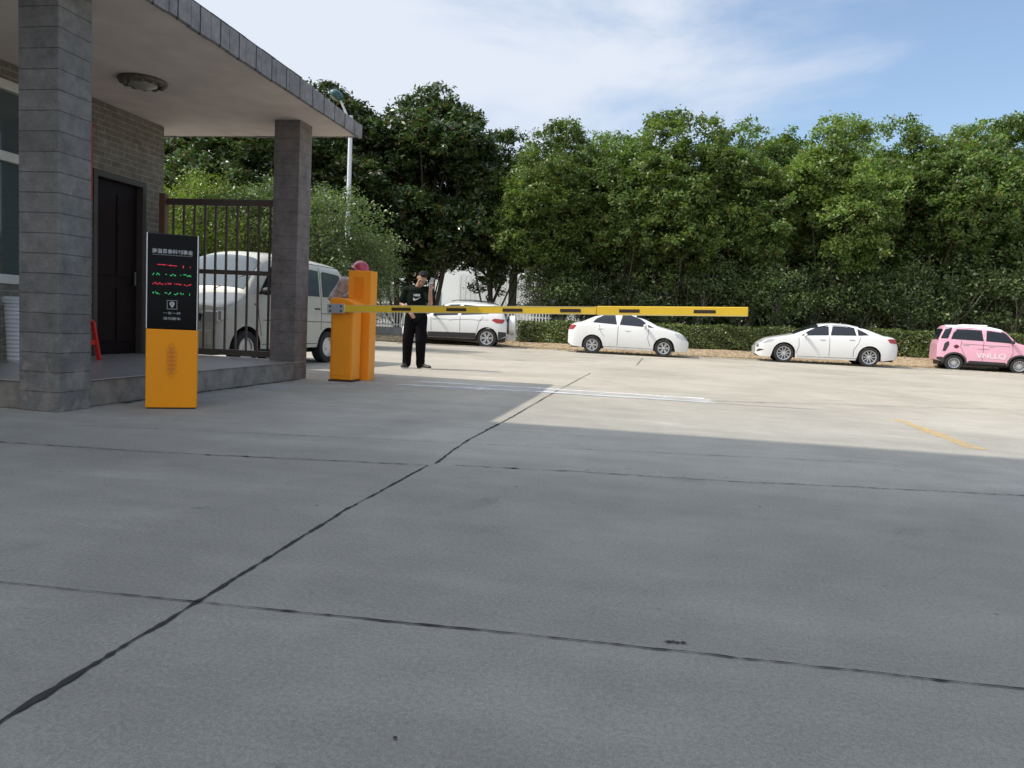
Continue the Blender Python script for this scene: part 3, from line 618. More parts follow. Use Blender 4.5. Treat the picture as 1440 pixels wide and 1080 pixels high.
def finish(c,root,paint,glass='carglass'):
    b=c.body().build('body',paint,root,smooth=True)
    c.liner().build('underbody','trim',root)
    for nm,m,poly in c.patches:
        for s in(1,-1): c.patch(poly,sides=(s,)).build(nm,m,root,smooth=True)
    for nm,xa,xb,fa,fb,mm in c.tops: c.toppatch(xa,xb,fa,fb,off=.013,nx=18,ny=17).build(nm,mm,root,smooth=True)
    for x,sd in((c.xf,1),(c.xf,-1),(c.xr,1),(c.xr,-1)): wheel(root,x,sd*(c.w-.105),c.rw,.19,sd,c.style,c.rimr)
    seams(c,c.seams,root)
    for x,z in c.handles:
        for s in(1,-1):
            y=c.y(x,z);MB().box(x-.085,x+.085,s*y-.018,s*y+.018,z-.014,z+.014).build('door_handle',c.hmat,root,bevel=.008)
    x,z=c.mirror
    for s in(1,-1):
        y=c.y(x,z);mb=MB().ell((x,s*(y+.13),z+.05),(.06,.1,.065),nu=12,nv=8);mb.box(x-.03,x+.03,min(s*y,s*(y+.1)),max(s*y,s*(y+.1)),z+.0,z+.03);mb.build('side_mirror',c.mmat,root,smooth=True)
    return b
def place_car(root,pF,pR,w,d=1.):
    # pF, pR = ground points of the near-side wheels; the car centre lies half a track further from the viewer
    f=(pF-pR).normalized();mid=(pF+pR)/2;n=Vector((-f.y,f.x,0))
    if n.y<0:n=-n
    root.location=mid+n*(w-.1);root.rotation_euler=(0,0,math.atan2(f.y,f.x))
# -- saloon facing right
c=Car(x0=-2.06,x1=2.04,xf=1.21,xr=-1.21,w=.84,rw=.30,ra=.355,er=.22,bul=.05,zm=.55,tum=.55,sm=.05,style=6,rimr=.2,
  top=[(-2.06,.72),(-2.03,.98),(-1.85,1.06),(-1.62,1.10),(-1.15,1.33),(-.75,1.455),(-.25,1.49),(.15,1.46),(.5,1.33),(1.05,1.04),(1.3,.98),(1.75,.86),(1.98,.68),(2.04,.52)],
  belt=[(-2.06,.70),(-2.0,.93),(-1.5,1.0),(.9,.94),(1.3,.90),(1.8,.76),(2.04,.50)],bot=[(-2.06,.34),(-1.9,.24),(-1.5,.2),(1.5,.19),(1.95,.2),(2.04,.28)],
  patches=[('side_window','carglass',[(-1.22,1.07),(-1.12,1.20),(-.82,1.355),(-.42,1.39),(-.40,1.03)]),('side_window','carglass',[(-.30,1.025),(-.29,1.39),(.08,1.36),(.42,1.24),(.58,1.12),(.62,.985)]),
     ('quarter_window','carglass',[(.66,.98),(.64,1.07),(.86,.97)]),('tail_lamp','tail',[(-2.03,.98),(-2.045,.79),(-1.9,.80),(-1.78,.93),(-1.85,.99)]),('head_lamp','lampglass',[(1.55,.82),(1.62,.70),(1.86,.60),(1.98,.60),(1.9,.70),(1.7,.80)])],
  tops=[('windscreen',1.0,.25,.8,.8,'carglass'),('rear_window',-1.55,-.95,.72,.78,'carglass')],
  seams=[[(-.35,1.0),(-.36,.3)],[(.68,.93),(.66,.6),(.74,.35)],[(-1.0,1.0),(-.95,.78),(-.8,.6)],[(-.9,.27),(.85,.25)]],handles=[(-.95,.87),(-.02,.84)],hmat='carwhite',mirror=(.55,.97),mmat='carwhite')
o=empty('saloon_car',label='white saloon with silver five-spoke wheels facing right beside the hedge, below the boom arm',cat='car',group='cars parked along the verge')
finish(c,o,'carwhite');place_car(o,gz(930,502),gz(834,497),c.w)
# -- long saloon facing left
c=Car(x0=-2.28,x1=2.30,xf=1.38,xr=-1.36,w=.88,rw=.325,ra=.375,er=.22,bul=.05,zm=.55,tum=.6,sm=.05,style=10,rimr=.235,
  top=[(-2.28,.62),(-2.25,.98),(-2.1,1.05),(-1.8,1.09),(-1.2,1.32),(-.7,1.42),(-.2,1.44),(.2,1.40),(.55,1.28),(1.15,.99),(1.5,.93),(1.95,.83),(2.22,.66),(2.30,.5)],
  belt=[(-2.28,.6),(-2.2,.93),(-1.7,1.0),(.9,.90),(1.5,.84),(2.0,.74),(2.30,.48)],bot=[(-2.28,.36),(-2.1,.26),(-1.7,.2),(1.7,.17),(2.15,.18),(2.30,.26)],
  patches=[('side_window','carglass',[(-.92,1.03),(-.90,1.27),(-.6,1.345),(-.12,1.355),(-.10,1.0)]),('side_window','carglass',[(-.04,1.0),(-.04,1.35),(.3,1.28),(.62,1.12),(.85,.95)]),
     ('quarter_window','carglass',[(-.96,1.03),(-.95,1.26),(-1.2,1.14),(-1.32,1.06)]),('tail_lamp','tail',[(-2.24,.95),(-2.25,.80),(-1.98,.83),(-1.9,.94),(-2.0,.97)]),
     ('head_lamp','lampglass',[(1.72,.78),(1.78,.72),(2.1,.64),(2.21,.66),(2.0,.76),(1.8,.81)]),('grille','trim',[(2.21,.50),(2.21,.62),(2.285,.57),(2.29,.50)]),('bumper_vent','trim',[(2.02,.42),(2.26,.33),(2.27,.37),(2.2,.44)])],
  tops=[('windscreen',1.1,.3,.8,.8,'carglass'),('rear_window',-1.75,-1.0,.72,.78,'carglass')],
  seams=[[(-.07,.98),(-.08,.3)],[(.92,.88),(.9,.6),(.98,.35)],[(-1.05,.98),(-1.0,.78),(-.85,.55),(-.85,.3)],[(-.95,.26),(.95,.24)]],handles=[(-.78,.88),(.15,.84)],hmat='silver',mirror=(.72,.92),mmat='carwhite')
o=empty('saloon_car',label='long white saloon with dark multi-spoke wheels facing left, beside the pink car',cat='car',group='cars parked along the verge')
finish(c,o,'carwhite');place_car(o,gz(1100,509.5),gz(1222,516),c.w)
# -- compact SUV facing left with covered spare wheel
c=Car(x0=-1.95,x1=1.84,xf=1.26,xr=-1.26,w=.88,rw=.335,ra=.39,er=.16,bul=.05,zm=.62,tum=.5,sm=.05,style=6,rimr=.235,
  top=[(-1.95,.8),(-1.93,1.05),(-1.75,1.45),(-1.5,1.57),(-.7,1.64),(-.1,1.63),(.3,1.54),(.9,1.12),(1.2,1.06),(1.6,.97),(1.77,.78),(1.84,.55)],
  belt=[(-1.95,.78),(-1.85,1.14),(-1.2,1.13),(.7,1.02),(1.3,.97),(1.65,.84),(1.84,.52)],bot=[(-1.95,.40),(-1.7,.3),(1.6,.28),(1.84,.36)],
  patches=[('side_window','carglass',[(-1.30,1.20),(-1.05,1.46),(-.32,1.50),(-.30,1.12)]),('side_window','carglass',[(-.24,1.12),(-.25,1.50),(.12,1.48),(.62,1.13),(.72,1.05)]),
     ('tail_lamp','tail',[(-1.88,1.02),(-1.82,.87),(-1.58,.88),(-1.40,.98),(-1.5,1.04)]),('head_lamp','lampglass',[(1.42,.9),(1.5,.76),(1.78,.7),(1.66,.83)]),
     ('sill_trim','trim',[(-.87,.30),(-.87,.50),(.87,.48),(.87,.29)]),('bumper_trim','trim',[(-1.94,.42),(-1.94,.56),(-1.66,.58),(-1.66,.33),(-1.72,.31)])],
  tops=[('windscreen',.88,.36,.8,.8,'carglass'),('rear_window',-1.90,-1.72,.7,.75,'carglass')],
  seams=[[(-.27,1.1),(-.28,.52)],[(.78,1.0),(.75,.52)],[(-1.1,1.1),(-.95,.85),(-.88,.52)],[(-1.3,.98),(.75,.93)]],handles=[(-.9,.98),(.1,.95)],hmat='carwhite',mirror=(.62,1.05),mmat='trim')
o=empty('compact_suv',label='white compact SUV with a covered spare wheel on its tail, behind the man in black',cat='car',group='cars parked along the verge')
finish(c,o,'carwhite')
MS=Matrix.Translation((-2.0,.0,.83))@Matrix.Rotation(-math.pi/2,4,'Y')
MB().lathe([(.02,.0),(.33,.0),(.365,.05),(.37,.14),(.355,.21),(.29,.25),(.02,.255)],32,MS).build('spare_wheel_cover','carwhite',o,smooth=True)
MB().lathe([(.2,-.09),(.325,-.05),(.325,-.001),(.02,-.001)],28,MS).build('spare_wheel','rubber',o,smooth=True)
for s in(1,-1): MB().tube([(-1.5,s*.58,1.57),(-1.35,s*.58,1.63),(-.7,s*.58,1.67),(-.1,s*.58,1.65),(.1,s*.58,1.6)],.016,6).build('roof_rail','trim',o,smooth=True)
pR=gz(684,488.5);pF=gz(590,483.9);pF=pR+(pF-pR).normalized()*2.52;place_car(o,pF,pR,c.w)
# -- small pink electric car facing right
c=Car(x0=-1.52,x1=1.62,xf=.98,xr=-.98,w=.74,rw=.275,ra=.34,er=.07,bul=.025,zm=.62,tum=.16,sm=.03,style=14,rimr=.18,
  top=[(-1.52,.8),(-1.51,1.06),(-1.36,1.54),(-1.30,1.61),(-.6,1.63),(.1,1.60),(.45,1.52),(.55,1.46),(.88,1.10),(1.1,1.04),(1.5,.94),(1.6,.8),(1.62,.6)],
  belt=[(-1.52,.78),(-1.45,1.08),(-1.2,1.10),(.6,1.03),(.95,1.0),(1.45,.88),(1.62,.58)],bot=[(-1.52,.36),(-1.3,.3),(1.3,.28),(1.62,.34)],
  patches=[('side_window','carglass',[(-1.13,1.12),(-1.01,1.54),(-.15,1.54),(-.14,1.09)]),('side_window','carglass',[(-.12,1.09),(-.13,1.54),(.3,1.50),(.52,1.38),(.76,1.08),(.76,1.05)]),
     ('quarter_window','carglass',[(-1.44,1.13),(-1.31,1.52),(-1.10,1.53),(-1.22,1.13)]),
     ('roof_trim','farwhite',[(-1.24,1.545),(-1.2,1.58),(-.6,1.60),(.1,1.57),(.42,1.50),(.3,1.50),(-.1,1.54),(-.94,1.54)]),
     ('tail_lamp','trim',[(-1.24,1.03),(-1.18,1.03),(-1.17,.92),(-1.27,.68),(-1.36,.68),(-1.32,.95)]),('sill_trim','trim',[(-.62,.28),(-.60,.38),(.62,.37),(.64,.28)]),
     ('bumper_trim','trim',[(-1.515,.38),(-1.515,.47),(-1.36,.47),(-1.27,.42),(-1.27,.31),(-1.3,.30)]),('fuel_cap','darkcap',[(-1.04,.86),(-1.0,.91),(-.95,.93),(-.90,.91),(-.86,.86),(-.90,.81),(-.95,.79),(-1.0,.81)]),('head_lamp','lampglass',[(1.3,.86),(1.35,.74),(1.55,.72),(1.5,.84)])],
  tops=[('windscreen',.86,.58,.82,.82,'carglass'),('roof_panel',-1.28,.42,.98,.98,'farwhite'),('rear_window',-1.49,-1.38,.8,.84,'carglass')],
  seams=[[(-.13,1.08),(-.14,.4)],[(.72,1.0),(.76,.7),(.66,.5),(.60,.4)],[(-.8,1.08),(-.82,.85),(-.7,.6),(-.6,.42)],[(-.8,.96),(.65,.93)],[(-.3,.80),(.05,.80)]],handles=[(-.66,.93),(.1,.92)],hmat='lampglass',mirror=(.70,1.04),mmat='trim')
for xw in(c.xf,c.xr):   # dark arch flares follow the wheel openings
    pass
o=empty('small_hatchback',label='small pink city car with white roof edge facing right at the verge',cat='car',group='cars parked along the verge')
finish(c,o,'pink')
for xw in(c.xf,c.xr):
    for s in(1,-1):
        m=MB();inn=[];ou=[]
        for k in range(21):
            a=math.pi*(-.02+1.04*k/20)
            for lst,r in((inn,.325),(ou,.385)):
                x=min(max(xw+r*math.cos(a),c.x0+.01),c.x1-.01);z=.275+r*math.sin(a);lst.append(Vector((x,s*(c.y(x,z)+.012),z)))
        m.add(inn+ou,[(i,i+1,21+i+1,21+i) for i in range(20)]);m.build('arch_flare','trim',o)
MB().box(-.75,.0,-.45,.45,1.60,1.66).build('roof_rack','farwhite',o,bevel=.02)
t_=text('VNLLQ',.24,o,'palepink','door_lettering',(.12,-c.y(0,.6)-.004,.50),rot=(math.pi/2,0,0),ext=.002,scx=1.15,bold=.008)
t_=text('VNLLQ',.24,o,'palepink','door_lettering',(.12,c.y(0,.6)+.004,.50),rot=(math.pi/2,0,math.pi),ext=.002,scx=1.15,bold=.008)
place_car(o,gz(1430,526),gz(1341,521),c.w)
o.scale=(.99,1,.96)
# -- grey-white minivan behind the gate
c=Car(x0=-1.95,x1=1.80,xf=1.18,xr=-1.18,w=.79,rw=.29,ra=.36,er=.05,bul=.02,zm=.75,tum=.15,sm=.05,style='steel',rimr=.18,
  top=[(-1.95,.75),(-1.93,1.25),(-1.84,1.74),(-1.72,1.85),(-1.0,1.89),(0,1.90),(.5,1.87),(.74,1.78),(1.20,1.18),(1.35,1.10),(1.68,1.0),(1.78,.86),(1.80,.6)],
  belt=[(-1.95,.74),(-1.9,1.16),(.9,1.12),(1.2,1.04),(1.6,.90),(1.8,.58)],bot=[(-1.95,.40),(-1.8,.30),(1.5,.28),(1.8,.30)],
  patches=[('side_window','vanglass',[(-1.74,1.22),(-1.66,1.58),(-1.60,1.63),(-1.0,1.66),(-.96,1.62),(-.96,1.20)]),('side_window','vanglass',[(-.86,1.20),(-.86,1.66),(-.08,1.68),(-.02,1.64),(-.02,1.20)]),('side_window','carglass',[(.10,1.19),(.10,1.67),(.5,1.64),(.85,1.22),(.86,1.19)]),
     ('tail_lamp','tail',[(-1.94,.8),(-1.93,1.15),(-1.86,1.15),(-1.86,.8)]),('fuel_flap','seam',[(.98,.98),(.98,1.01),(1.01,1.01),(1.01,.98)])],
  tops=[('windscreen',1.14,.72,.86,.84,'vanglass')],
  seams=[[(.04,1.72),(.04,.40)],[(.93,1.2),(.90,.8),(.82,.5)],[(-.91,1.72),(-.91,.6)],[(-1.9,.75),(.8,.75)],[(-1.8,1.76),(.4,1.78)],[(-.9,.90),(-1.75,.90)],[(-.8,.36),(.8,.36)]],handles=[(-.0,.98),(-.78,.98)],hmat='seam',mirror=(.86,1.16),mmat='trim')
o=empty('minivan',label='dusty pale grey minivan parked behind the railing gate and far column',cat='van')
b=finish(c,o,'vanpaint')
X=1.80
for s in(1,-1):
    MB().box(X-.12,X+.006,s*.58-.14,s*.58+.14,.70,.86).build('head_lamp','lampglass',o,bevel=.02)
    MB().box(X-.16,X-.02,s*.735-.04,s*.735+.04,.73,.87).build('indicator','lampglass',o,bevel=.01)
MB().box(X-.04,X+.010,-.42,.42,.70,.82).build('grille','trim',o,bevel=.01)
MB().box(X-.10,X+.04,-.62,.62,.33,.58).build('bumper','vanpaint',o,bevel=.03)
MB().box(X+.03,X+.048,-.35,.35,.37,.47).build('air_intake','trim',o,bevel=.01)
MB().box(X+.042,X+.055,-.22,.22,.48,.57).build('number_plate',mat('plate_blue',(.05,.09,.3),.4),o,bevel=.004)
for y0 in(-.35,.15):
    MB().tube([(1.17,y0,1.215),(1.05,y0+.25,1.36),(.98,y0+.42,1.45)],.010,6).build('wiper','trim',o)
pF=gz(345,516);pR=gz(455,509.5);f=(pF-pR).normalized();place_car(o,pR+f*2.36,pR,c.w)
# fix side: centre lies to the far (left) side
n_=Vector((-f.y,f.x,0));n_=n_ if n_.x<0 else -n_
o.location=pR+f*1.18+n_*(c.w-.1)
# ------------------------------------------------------------------ people
def remesh(o,vox=.007,smooth=3):
    r=o.modifiers.new('remesh','REMESH');r.mode='VOXEL';r.voxel_size=vox;r.use_smooth_shade=True
    s=o.modifiers.new('smooth','SMOOTH');s.factor=.5;s.iterations=smooth;return o
def cap(m,a,b,ra,rb,n=14,flat=1.):
    a=Vector(a);b=Vector(b);pts=[a+(b-a)*t for t in(0,.25,.5,.75,1)];m.tube(pts,[ra+(rb-ra)*t for t in(0,.25,.5,.75,1)],n);m.ell(a,(ra,ra,ra),nu=n,nv=8);m.ell(b,(rb,rb,rb),nu=n,nv=8)
def hand(m,wr,pd,pn,curl=.5,s=1.):
    """wr wrist, pd direction of palm, pn palm normal"""
    wr=Vector(wr);pd=Vector(pd).normalized();pn=Vector(pn).normalized();sd=pd.cross(pn).normalized()
    Mx=Matrix((sd,pd,pn)).transposed()
    m.ell(wr+pd*.045*s,(.036*s,.05*s,.016*s),Mx,nu=12,nv=8)
    for k,(of,ln) in enumerate(((-.027,.068),(-.009,.078),(.009,.073),(.027,.058))):
        p=wr+pd*.082*s+sd*of*s;d=pd.copy();prev=p
        for j in range(3):
            d=(Matrix.Rotation(-curl*(.7+.3*j)*(.9+.1*k),3,sd)@d).normalized();q=prev+d*ln*s*(.42,.32,.26)[j];cap(m,prev,q,.0085*s,.0075*s,8);prev=q
    p=wr+pd*.02*s-sd*.032*s;q=p+(pd*.6-sd*.7).normalized()*.035*s+pn*.008;cap(m,p,q,.011*s,.0095*s,8);cap(m,q,q+(pd*.95-sd*.1).normalized()*.03*s+pn*.012,.0095*s,.008*s,8)
def head(m,c,rot,s=1.):
    c=Vector(c);Rm=rot.to_3x3()
    def E(p,r): m.ell(c+Rm@Vector(p)*s,tuple(v*s for v in r),Rm,nu=18,nv=12)
    E((0,.01,.035),(.074,.092,.085));E((0,-.018,-.035),(.058,.068,.075));E((0,-.045,-.085),(.032,.028,.026))
    E((0,-.082,.022),(.05,.016,.012))               # brow
    E((0,-.092,-.012),(.011,.018,.026));E((0,-.101,-.03),(.017,.014,.011))   # nose
    E((0,-.083,-.058),(.025,.010,.007));E((0,-.082,-.068),(.021,.010,.007)) # lips
    for q in(-1,1): E((q*.035,-.066,-.02),(.024,.02,.022));E((q*.077,.012,-.008),(.010,.02,.032))
def eyes(parent,c,rot,s=1.):
    for q in(-1,1):
        p=Vector(c)+rot.to_3x3()@Vector((q*.031,-.079,.003))*s
        MB().ell(p,(.012*s,.007*s,.007*s),rot.to_3x3(),nu=10,nv=6).build('eye',MT['hair'],parent,smooth='all')
        MB().ell(p+Vector((0,-.003,.016)),(.02*s,.006*s,.004*s),rot.to_3x3(),nu=10,nv=6).build('eyebrow',MT['hair'],parent,smooth='all')
def shoe(m,an,toe,w=.042):
    an=Vector(an);toe=Vector(toe);d=(toe-an);d.z=0;L_=d.length;d.normalize();sd=Vector((-d.y,d.x,0));Rm=Matrix((sd,-d,Vector((0,0,1)))).transposed()
    base=Vector((an.x,an.y,0));m.ell(base+d*(L_*.78)+Vector((0,0,.04)),(w*1.05,.075,.034),Rm);m.ell(base+d*(L_*.35)+Vector((0,0,.048)),(w*.9,.10,.042),Rm);m.ell(base-d*.03+Vector((0,0,.05)),(w*.9,.05,.048),Rm);cap(m,base+Vector((0,0,.05)),base+Vector((0,0,.1)),.042,.042)
def sole(m,an,toe,w=.046):
    an=Vector(an);toe=Vector(toe);d=(toe-an);d.z=0;L_=d.length;d.normalize();sd=Vector((-d.y,d.x,0));b=Vector((an.x,an.y,0))-d*.075;pts=[]
    n=18
    for k in range(n):
        a=2*math.pi*k/n;u=(1-math.cos(a))/2;pts.append(b+d*(u*(L_+.13))+sd*math.sin(a)*w*(1 if u>.5 else .85))
    m.ring([[p+Vector((0,0,z)) for p in pts] for z in(.0,.022)])
# man in black, local x = to the right of the picture, -y towards the viewer
mp_=gz(583,518);man=empty('person',(mp_.x,mp_.y,0),R(8),'man in black tee and trousers holding a phone up beside his head','person')
hr=Matrix.Rotation(R(16),4,'Y')@Matrix.Rotation(R(14),4,'Z')@Matrix.Rotation(R(28),4,'X');hc=(.085,-.085,1.59)
bm_=MB();head(bm_,hc,hr,1.04)
cap(bm_,(.01,0,1.44),(.06,-.05,1.53),.062,.058)
bm_.ell((-.02,0,1.24),(.15,.095,.2));bm_.ell((-.03,.0,1.38),(.17,.09,.09));bm_.ell((0,0,1.0),(.14,.095,.13))
LS,LE,LW=(-.20,0,1.39),(-.275,.0,1.14),(-.10,-.19,1.02);RS,RE,RW=(.165,-.02,1.40),(.255,-.10,1.17),(.265,-.21,1.40)
for S,E_,W_ in((LS,LE,LW),(RS,RE,RW)): cap(bm_,S,E_,.052,.041);cap(bm_,E_,W_,.041,.028)
hand(bm_,LW,(.5,-.25,-.6),(.3,-.9,.1),.35,1.05);hand(bm_,RW,(.1,-.05,1),(-.5,.55,.0),.55,1.05)
LH,LK,LA=(-.095,0,.92),(-.135,-.03,.50),(-.15,.02,.09);RH,RK,RA=(.085,0,.92),(.10,-.06,.50),(.095,.03,.09)
for H_,K_,A_ in((LH,LK,LA),(RH,RK,RA)): cap(bm_,H_,K_,.08,.052);cap(bm_,K_,A_,.052,.036)
for A_,T_ in((LA,(-.19,-.17,0)),(RA,(.27,-.08,0))): cap(bm_,A_,(A_[0]*.4+T_[0]*.6,A_[1]*.4+T_[1]*.6,.04),.034,.03)
body=remesh(bm_.build('body','skin',man),.0065,2)
m=MB();Rm=hr.to_3x3();H0=Vector(hc)
m.ell(H0+Rm@Vector((0,.028,.052)),(.084,.094,.088),Rm,nu=20,nv=14);m.ell(H0+Rm@Vector((0,-.035,.095)),(.062,.045,.03),Rm);m.ell(H0+Rm@Vector((0,.075,-.02)),(.066,.04,.06),Rm)
for k in range(26):
    a=RNG.uniform(0,6.28);r_=RNG.uniform(.3,1);m.ell(H0+Rm@Vector((.066*r_*math.cos(a),.01+.075*r_*math.sin(a),.115+.018*(1-r_))),(.012,.02,.012),Rm,nu=8,nv=6)
remesh(m.build('hair','hair',man),.006,1);eyes(man,hc,hr,1.04)
m=MB();m.ell((-.02,.0,1.25),(.185,.125,.23));m.ell((-.02,0,1.38),(.19,.112,.095));m.ell((-.0,0,1.06),(.175,.125,.15));cap(m,(-.02,0,1.02),(0,0,.93),.155,.155,20)
for S,E_ in((LS,LE),(RS,RE)):
    S=Vector(S);E_=Vector(E_);cap(m,(S.x*.6,0,1.39),S,.085,.078);cap(m,S,S+(E_-S)*.72,.076,.072)
m2=remesh(m.build('tee_shirt','shirt',man),.009,3)
m=MB();m.ell((0,0,.93),(.165,.125,.10))
for H_,K_,A_ in((LH,LK,LA),(RH,RK,RA)): cap(m,H_,K_,.115,.098);cap(m,K_,(A_[0],A_[1],.15),.098,.078);cap(m,(A_[0],A_[1],.15),(A_[0],A_[1]-.01,.085),.082,.078)
for k in range(16):   # cloth folds
    s_=random.choice((-1,1));z=RNG.uniform(.12,.85);x=(-.135 if s_<0 else .1)+RNG.uniform(-.04,.04);m.ell((x,-.055+RNG.uniform(-.01,.01),z),(.05,.022,.011),Matrix.Rotation(RNG.uniform(-.6,.6),3,'Y'))
remesh(m.build('trousers','trouser',man),.008,2)
m=MB();shoe(m,LA,(-.19,-.19,0));shoe(m,RA,(.29,-.09,0));remesh(m.build('shoes','shoe',man),.006,2)
m=MB();sole(m,LA,(-.19,-.19,0));sole(m,RA,(.29,-.09,0));m.build('soles','sole',man)
# shirt emblem laid on the chest
def onchest(pts2,parent,m,name):
    mb=MB();vs=[]
    for x,z in pts2:
        yy=-.128*math.sqrt(max(0,1-((x+.02)/.187)**2))*math.sqrt(max(.3,1-((z-1.25)/.25)**2*.7))-.008;vs.append(Vector((x,yy,z)))
    k=len(vs);mb.add(vs+[v+Vector((0,.006,0)) for v in vs],[tuple(range(k))]+[(i,(i+1)%k,k+(i+1)%k,k+i) for i in range(k)]);return mb.build(name,m,parent)
up_=[(-.055,1.235),(-.06,1.20),(-.035,1.185),(-.0,1.195),(.045,1.222),(.105,1.268)];lo_=[(.105,1.268),(.04,1.238),(-.002,1.222),(-.03,1.218),(-.042,1.228),(-.048,1.246)]
ol=[(-.055,1.24),(-.062,1.205),(-.045,1.182),(-.015,1.184),(.03,1.205),(.105,1.262),(.03,1.232),(-.008,1.218),(-.033,1.222),(-.04,1.245)]
onchest([(x*.85-.0,1.2+(z-1.2)*.85+.02) for x,z in ol],m2,'logo','chest_emblem')
text('NIKE',.052,m2,'logo','chest_lettering',(.015,-.137,1.285),ext=.001,bold=.003)
ph=empty('phone',(0,0,0),0,'grey smartphone held up beside the head of the man in black','phone')
ph.matrix_world=man.matrix_basis@Matrix.Translation((.275,-.235,1.535))@Matrix.Rotation(R(22),4,'Y')@Matrix.Rotation(R(-20),4,'Z')
MB().box(-.037,.037,-.0045,.0045,-.078,.078).build('case','phone',ph,bevel=.004);MB().box(-.034,.034,.0046,.0052,-.074,.074).build('screen','blackglass',ph)
# worker behind the pillar, turned to the left and bending
wk=ony(506,440,10.62);wm=empty('person',(wk.x-.06,10.62,0),0,'worker in red hard hat and faded camouflage jacket half hidden behind the orange pillar','person')
ZH=ony(508,366,10.62).z
hr=Matrix.Rotation(R(70),4,'Z')@Matrix.Rotation(R(24),4,'X');hc=(.045,0,ZH-.165)
m=MB();head(m,hc,hr,1.0);z0=hc[2]
cap(m,(.03,0,z0-.16),(.05,0,z0-.07),.06,.056);m.ell((.02,0,z0-.26),(.11,.17,.13));m.ell((.06,0,z0-.5),(.1,.15,.2));m.ell((.10,0,.95),(.1,.15,.13))
S1,E1,W1=(-.10,-.19,z0-.18),(-.25,-.22,z0-.40),(-.12,-.34,z0-.52);S2,E2,W2=(-.03,.19,z0-.20),(-.20,.2,z0-.38),(-.36,.12,z0-.40)
for S,E_,W_ in((S1,E1,W1),(S2,E2,W2)): cap(m,S,E_,.05,.04);cap(m,E_,W_,.04,.028);hand(m,W_,(-1,.1,-.3),(0,0,-1),.4)
for q in(-1,1): cap(m,(.1,q*.09,.9),(.08,q*.1,.48),.08,.052);cap(m,(.08,q*.1,.48),(.10,q*.1,.08),.052,.036);cap(m,(.1,q*.1,.06),(-.04,q*.1,.04),.034,.03)
remesh(m.build('body','skin',wm),.0075,2);eyes(wm,hc,hr)
m=MB();cap(m,(.03,0,z0-.25),(.09,0,.92),.15,.16,18);m.ell((.01,0,z0-.21),(.13,.20,.10));
for S,E_,W_ in((S1,E1,W1),(S2,E2,W2)): cap(m,(.0,S[1]*.5,S[2]),S,.09,.095);cap(m,S,E_,.09,.075);cap(m,E_,W_,.06,.045)
remesh(m.build('jacket','camo',wm),.009,2)
m=MB();m.ell(Vector(hc)+hr.to_3x3()@Vector((0,.03,.0)),(.082,.09,.10),hr.to_3x3());remesh(m.build('hair','hair',wm),.008,1)
m=MB();m.ell((.1,0,.93),(.15,.17,.1))
for q in(-1,1): cap(m,(.1,q*.09,.9),(.08,q*.1,.48),.1,.08);cap(m,(.08,q*.1,.48),(.10,q*.1,.1),.08,.065)
remesh(m.build('trousers','trouser',wm),.009,2)
m=MB();shoe(m,(.1,-.1,.08),(-.1,-.1,0));shoe(m,(.1,.1,.08),(-.1,.1,0));remesh(m.build('shoes','shoe',wm),.007,2)
m=MB();H0=Vector(hc);Rm=hr.to_3x3()
rings=[]
for i in range(9):
    a=math.pi/2*i/8;rings.append([H0+Rm@Vector((.112*math.cos(a)*math.cos(t),.128*math.cos(a)*math.sin(t)+.005,.045+.115*math.sin(a)+0)) for t in [2*math.pi*k/28 for k in range(28)]])
m.ring(rings);br=[[H0+Rm@Vector((r*math.cos(t)*.115,r*math.sin(t)*.13+(-.035*max(0,-math.sin(t)) if r>1 else 0)+.005,.045-(.006 if r>1 else 0)+dz)) for t in [2*math.pi*k/28 for k in range(28)]] for r,dz in((.98,0),(1.16,-.004),(1.16,-.010),(.98,-.008))]
m.ring(br,cap=False);m.build('hard_hat','helmet',wm,smooth=True)
# seated guard inside the window
gd=empty('person',(-7.75,6.62,.25),0,'dim figure of a guard seated inside, seen through the guardhouse window','person')
gr=Matrix.Rotation(R(60),4,'Z')@Matrix.Rotation(R(10),4,'X');gc=(.02,0,1.27)
m=MB();head(m,gc,gr);cap(m,(0,0,1.08),(.01,0,1.19),.06,.055);m.ell((0,0,.88),(.1,.17,.26));m.ell((-.02,0,.56),(.13,.17,.13))
for q in(-1,1): cap(m,(0,q*.19,1.02),(.05,q*.23,.76),.05,.04);cap(m,(.05,q*.23,.76),(.28,q*.12,.78),.04,.028);hand(m,(.28,q*.12,.78),(1,0,0),(0,0,-1),.4);cap(m,(0,q*.1,.52),(.42,q*.1,.5),.08,.055);cap(m,(.42,q*.1,.5),(.42,q*.1,.08),.055,.04);cap(m,(.42,q*.1,.05),(.56,q*.1,.04),.035,.03)
remesh(m.build('body','skin',gd),.009,2)
m=MB();Rm=gr.to_3x3();m.ell(Vector(gc)+Rm@Vector((0,.02,.045)),(.084,.098,.095),Rm);remesh(m.build('hair','hair',gd),.008,1)
m=MB();m.ell((0,0,.9),(.13,.2,.25));cap(m,(0,0,.8),(-.02,0,.55),.15,.16,18)
for q in(-1,1): cap(m,(0,q*.12,1.03),(0,q*.19,1.02),.08,.07);cap(m,(0,q*.19,1.02),(.05,q*.23,.76),.07,.055);cap(m,(.05,q*.23,.76),(.24,q*.14,.78),.055,.04)
remesh(m.build('jacket','shirt',gd),.01,2)
m=MB()
for q in(-1,1): cap(m,(0,q*.1,.52),(.42,q*.1,.5),.095,.075);cap(m,(.42,q*.1,.5),(.42,q*.1,.1),.075,.06)
remesh(m.build('trousers','trouser',gd),.01,2)
ch=empty('chair',(-7.8,6.62,.25),0,'dark office chair carrying the guard behind the guardhouse window','chair')
